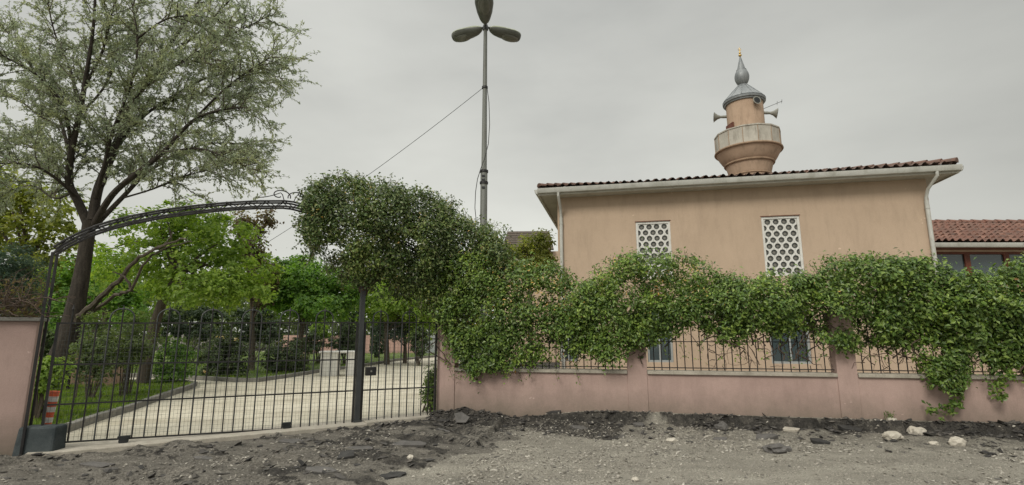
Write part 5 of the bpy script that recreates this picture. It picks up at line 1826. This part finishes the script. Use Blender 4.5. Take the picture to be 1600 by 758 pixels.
def scatter(name, label, n, sampler, smin, smax, flat, mat, seed):
    """many small irregular fragments in one mesh (deformed octahedra)"""
    P = sampler(n); n = len(P)
    octv = np.array([(1, 0, 0), (0, 1, 0), (-1, 0, 0), (0, -1, 0), (0, 0, 1), (0, 0, -1), (.7, .7, .45), (-.7, .7, .45), (-.7, -.7, .45), (.7, -.7, .45)])
    tri = np.array([(0, 6, 9), (1, 7, 6), (2, 8, 7), (3, 9, 8), (4, 9, 6), (4, 6, 7), (4, 7, 8), (4, 8, 9), (0, 5, 1), (1, 5, 2), (2, 5, 3), (3, 5, 0), (0, 1, 6), (1, 2, 7), (2, 3, 8), (3, 0, 9)])
    s = smin + (smax - smin) * rng.random(n) ** 3.5
    a = rng.random(n) * 2 * math.pi
    V = octv[None] * (1 + .35 * rng.normal(size=(n, 10, 1))) * s[:, None, None]
    V = V * np.stack([.8 + .6 * rng.random(n), .6 + .5 * rng.random(n), flat * (.6 + .8 * rng.random(n))], -1)[:, None]
    ca, sa = np.cos(a)[:, None], np.sin(a)[:, None]
    X, Y, Z = V[..., 0] * ca - V[..., 1] * sa, V[..., 0] * sa + V[..., 1] * ca, V[..., 2]
    tl = rng.normal(size=(n, 1)) * .35
    Z = Z + X * tl
    z0 = ground_z(P[:, 0], P[:, 1])
    V = np.stack([X + P[:, 0:1], Y + P[:, 1:2], Z + z0[:, None] + s[:, None] * flat * .25], -1).reshape(-1, 3)
    F = (np.arange(n)[:, None, None] * 10 + tri[None]).reshape(-1, 3)
    o = link_mesh(name, np_mesh(name, V, F), mat)
    tag(o, label, 'rubble', kind='stuff')


def on_street(n, fn):
    out = []
    while sum(map(len, out)) < n:
        q = np.stack([rng.uniform(-9, 11, n * 3), rng.uniform(5.2, 10.6, n * 3)], -1)
        d, s, gs = street_dist(q[:, 0], q[:, 1])
        inside = (d > np.where(s > 0, .04, .36)) & (np.abs(q[:, 0] / q[:, 1]) < 1.08)
        w = fn(q, d, s)
        out.append(q[inside & (rng.random(len(q)) < w)])
    return np.concatenate(out)[:n]


def mat_frag(name, cols):
    m, nt, N, L, P = new_mat(name)
    g = N.new('ShaderNodeNewGeometry'); r = ramp(N, [(i / (len(cols) - 1), c) for i, c in enumerate(cols)])
    L.new(g.outputs['Random Per Island'], r.inputs[0])
    co = N.new('ShaderNodeTexCoord').outputs['Object']; n = noise(N, L, co, 60, 4)
    r2 = ramp(N, [(.3, (.7,) * 3), (.7, (1.15,) * 3)]); L.new(n.outputs[0], r2.inputs[0])
    L.new(mixc(N, L, 1.0, r.outputs[0], r2.outputs[0], 'MULTIPLY'), P.inputs['Base Color']); P.inputs['Roughness'].default_value = .9
    return m


frag_dark = mat_frag('asphalt_fragments', [(.022, .02, .019), (.05, .047, .043), (.10, .092, .082), (.034, .031, .028), (.15, .135, .115)])
frag_pale = mat_frag('gravel_stones', [(.13, .118, .096), (.22, .20, .165), (.32, .295, .25), (.44, .41, .35), (.08, .074, .066)])
scatter('gravel', 'pale loose gravel scattered over the dirt road', 18000, lambda n: on_street(n, lambda q, d, s: (.12 + .9 * sstep(.42, .62, fbm(q * .9, 4, 77))) * (1 - .7 * worn_mask(q[:, 0], q[:, 1])) * (1 - .45 * asphalt_crack_shade_mask(q[:, 0], q[:, 1]))), .004, .022, .6, frag_pale, 1)
scatter('asphalt_rubble', 'crumbled black asphalt bits along the wall foot and gate', 4200, lambda n: on_street(n, lambda q, d, s: asphalt_crack_shade_mask(q[:, 0], q[:, 1]) * (.15 + .85 * sstep(.45, .6, fbm(q * 1.7, 4, 78))) * np.where((s > 0), np.exp(-np.maximum(d - .3, 0) / .7), .35) * (d > np.where(s > 0, .04, .42)) + .03 * worn_mask(q[:, 0], q[:, 1]) * (d > .42)), .006, .055, .45, frag_dark, 2)

# small weeds at the wall foot
wd = thing('weed', WALL(6.9, .1, .19), 'tiny green weed growing at the wall foot right of the third pier', 'weed')
P, T_, tb = strands([(WALL(WALL.pix(1387, 648)[0] + rng.normal() * .03, .08, .18), (rng.normal() * .5, 0, 1)) for _ in range(8)], .03, 5, (0, 0, 0), .03, .015)
leaves('foliage', P, rng.normal(size=P.shape), .04 * np.ones(len(P)), M['leaf_shrub'], wd, aspect=.4)

# ------------------------------------------------------------------ WORLD, SUN
W = bpy.data.worlds.new('World'); S.world = W; W.use_nodes = True
N, L = W.node_tree.nodes, W.node_tree.links
bg = N['Background']
sun_dir = Vector((-.42, -.74, .66)).normalized()             # towards the sun
elev = math.asin(sun_dir.z); azi = math.atan2(sun_dir.x, sun_dir.y)
sky = N.new('ShaderNodeTexSky'); sky.sky_type = 'NISHITA'; sky.sun_disc = False
sky.sun_elevation = elev; sky.sun_rotation = azi; sky.air_density = 1.2; sky.dust_density = 4; sky.ozone_density = 1
hs_ = N.new('ShaderNodeHueSaturation'); hs_.inputs['Saturation'].default_value = .12; L.new(sky.outputs[0], hs_.inputs['Color'])
tc = N.new('ShaderNodeTexCoord')
nz = N.new('ShaderNodeTexNoise'); nz.inputs['Scale'].default_value = 1.5; nz.inputs['Detail'].default_value = 6; nz.inputs['Roughness'].default_value = .5
mp = N.new('ShaderNodeMapping'); mp.inputs['Scale'].default_value = (1, 1, 2.6); L.new(tc.outputs['Generated'], mp.inputs[0]); L.new(mp.outputs[0], nz.inputs['Vector'])
rc = ramp(N, [(.30, (.74, .75, .745)), (.5, (.97, .97, .95)), (.70, (1.16, 1.16, 1.13))]); L.new(nz.outputs[0], rc.inputs[0])
# overcast luminance: brighter towards the zenith
sx = N.new('ShaderNodeSeparateXYZ'); L.new(tc.outputs['Generated'], sx.inputs[0])
rz = ramp(N, [(0.0, (.56, .565, .53)), (.30, (.50, .505, .48)), (.61, (.46, .465, .45)), (.76, (1.2, 1.2, 1.16)), (1.0, (1.9, 1.9, 1.84))]); L.new(sx.outputs[2], rz.inputs[0])
cl = mixc(N, L, 1.0, rz.outputs[0], rc.outputs[0], 'MULTIPLY')
mx = N.new('ShaderNodeMapRange'); mx.inputs[1].default_value = .05; mx.inputs[2].default_value = .75; mx.inputs[3].default_value = 1.04; mx.inputs[4].default_value = .80
L.new(sx.outputs[0], mx.inputs[0])                       # heavier cloud towards the right
cl = mixc(N, L, 1.0, cl, mx.outputs[0], 'MULTIPLY')
SKY_STR = .10
k10 = mixc(N, L, 1.0, cl, (10.0, 10.0, 10.0), 'MULTIPLY')
fin = mixc(N, L, .90, hs_.outputs[0], k10)
L.new(fin, bg.inputs['Color']); bg.inputs['Strength'].default_value = SKY_STR

sd = bpy.data.lights.new('sun', 'SUN'); sd.energy = 1.5; sd.angle = R(20); sd.color = (1, .95, .86)
so = bpy.data.objects.new('sun', sd); COL.objects.link(so)
so.rotation_euler = sun_dir.to_track_quat('Z', 'Y').to_euler(); so.location = (0, 0, 30)

# ------------------------------------------------------------------ CAMERA
cd = bpy.data.cameras.new('camera'); cd.sensor_width = 36; cd.lens = 36 * FOC / 1600; cd.clip_end = 3000; cd.clip_start = .05
co_ = bpy.data.objects.new('camera', cd); COL.objects.link(co_)
co_.location = (0, 0, CAM_Z); co_.rotation_euler = (R(90) + PITCH, 0, 0)
S.camera = co_
S.view_settings.view_transform = 'Standard'; S.view_settings.look = 'None'; S.view_settings.exposure = .31; S.view_settings.gamma = 1
S.view_settings.use_curve_mapping = False
S.cycles.max_bounces = 8; S.cycles.transparent_max_bounces = 8; S.cycles.use_denoising = True
S.cycles.sample_clamp_indirect = 6
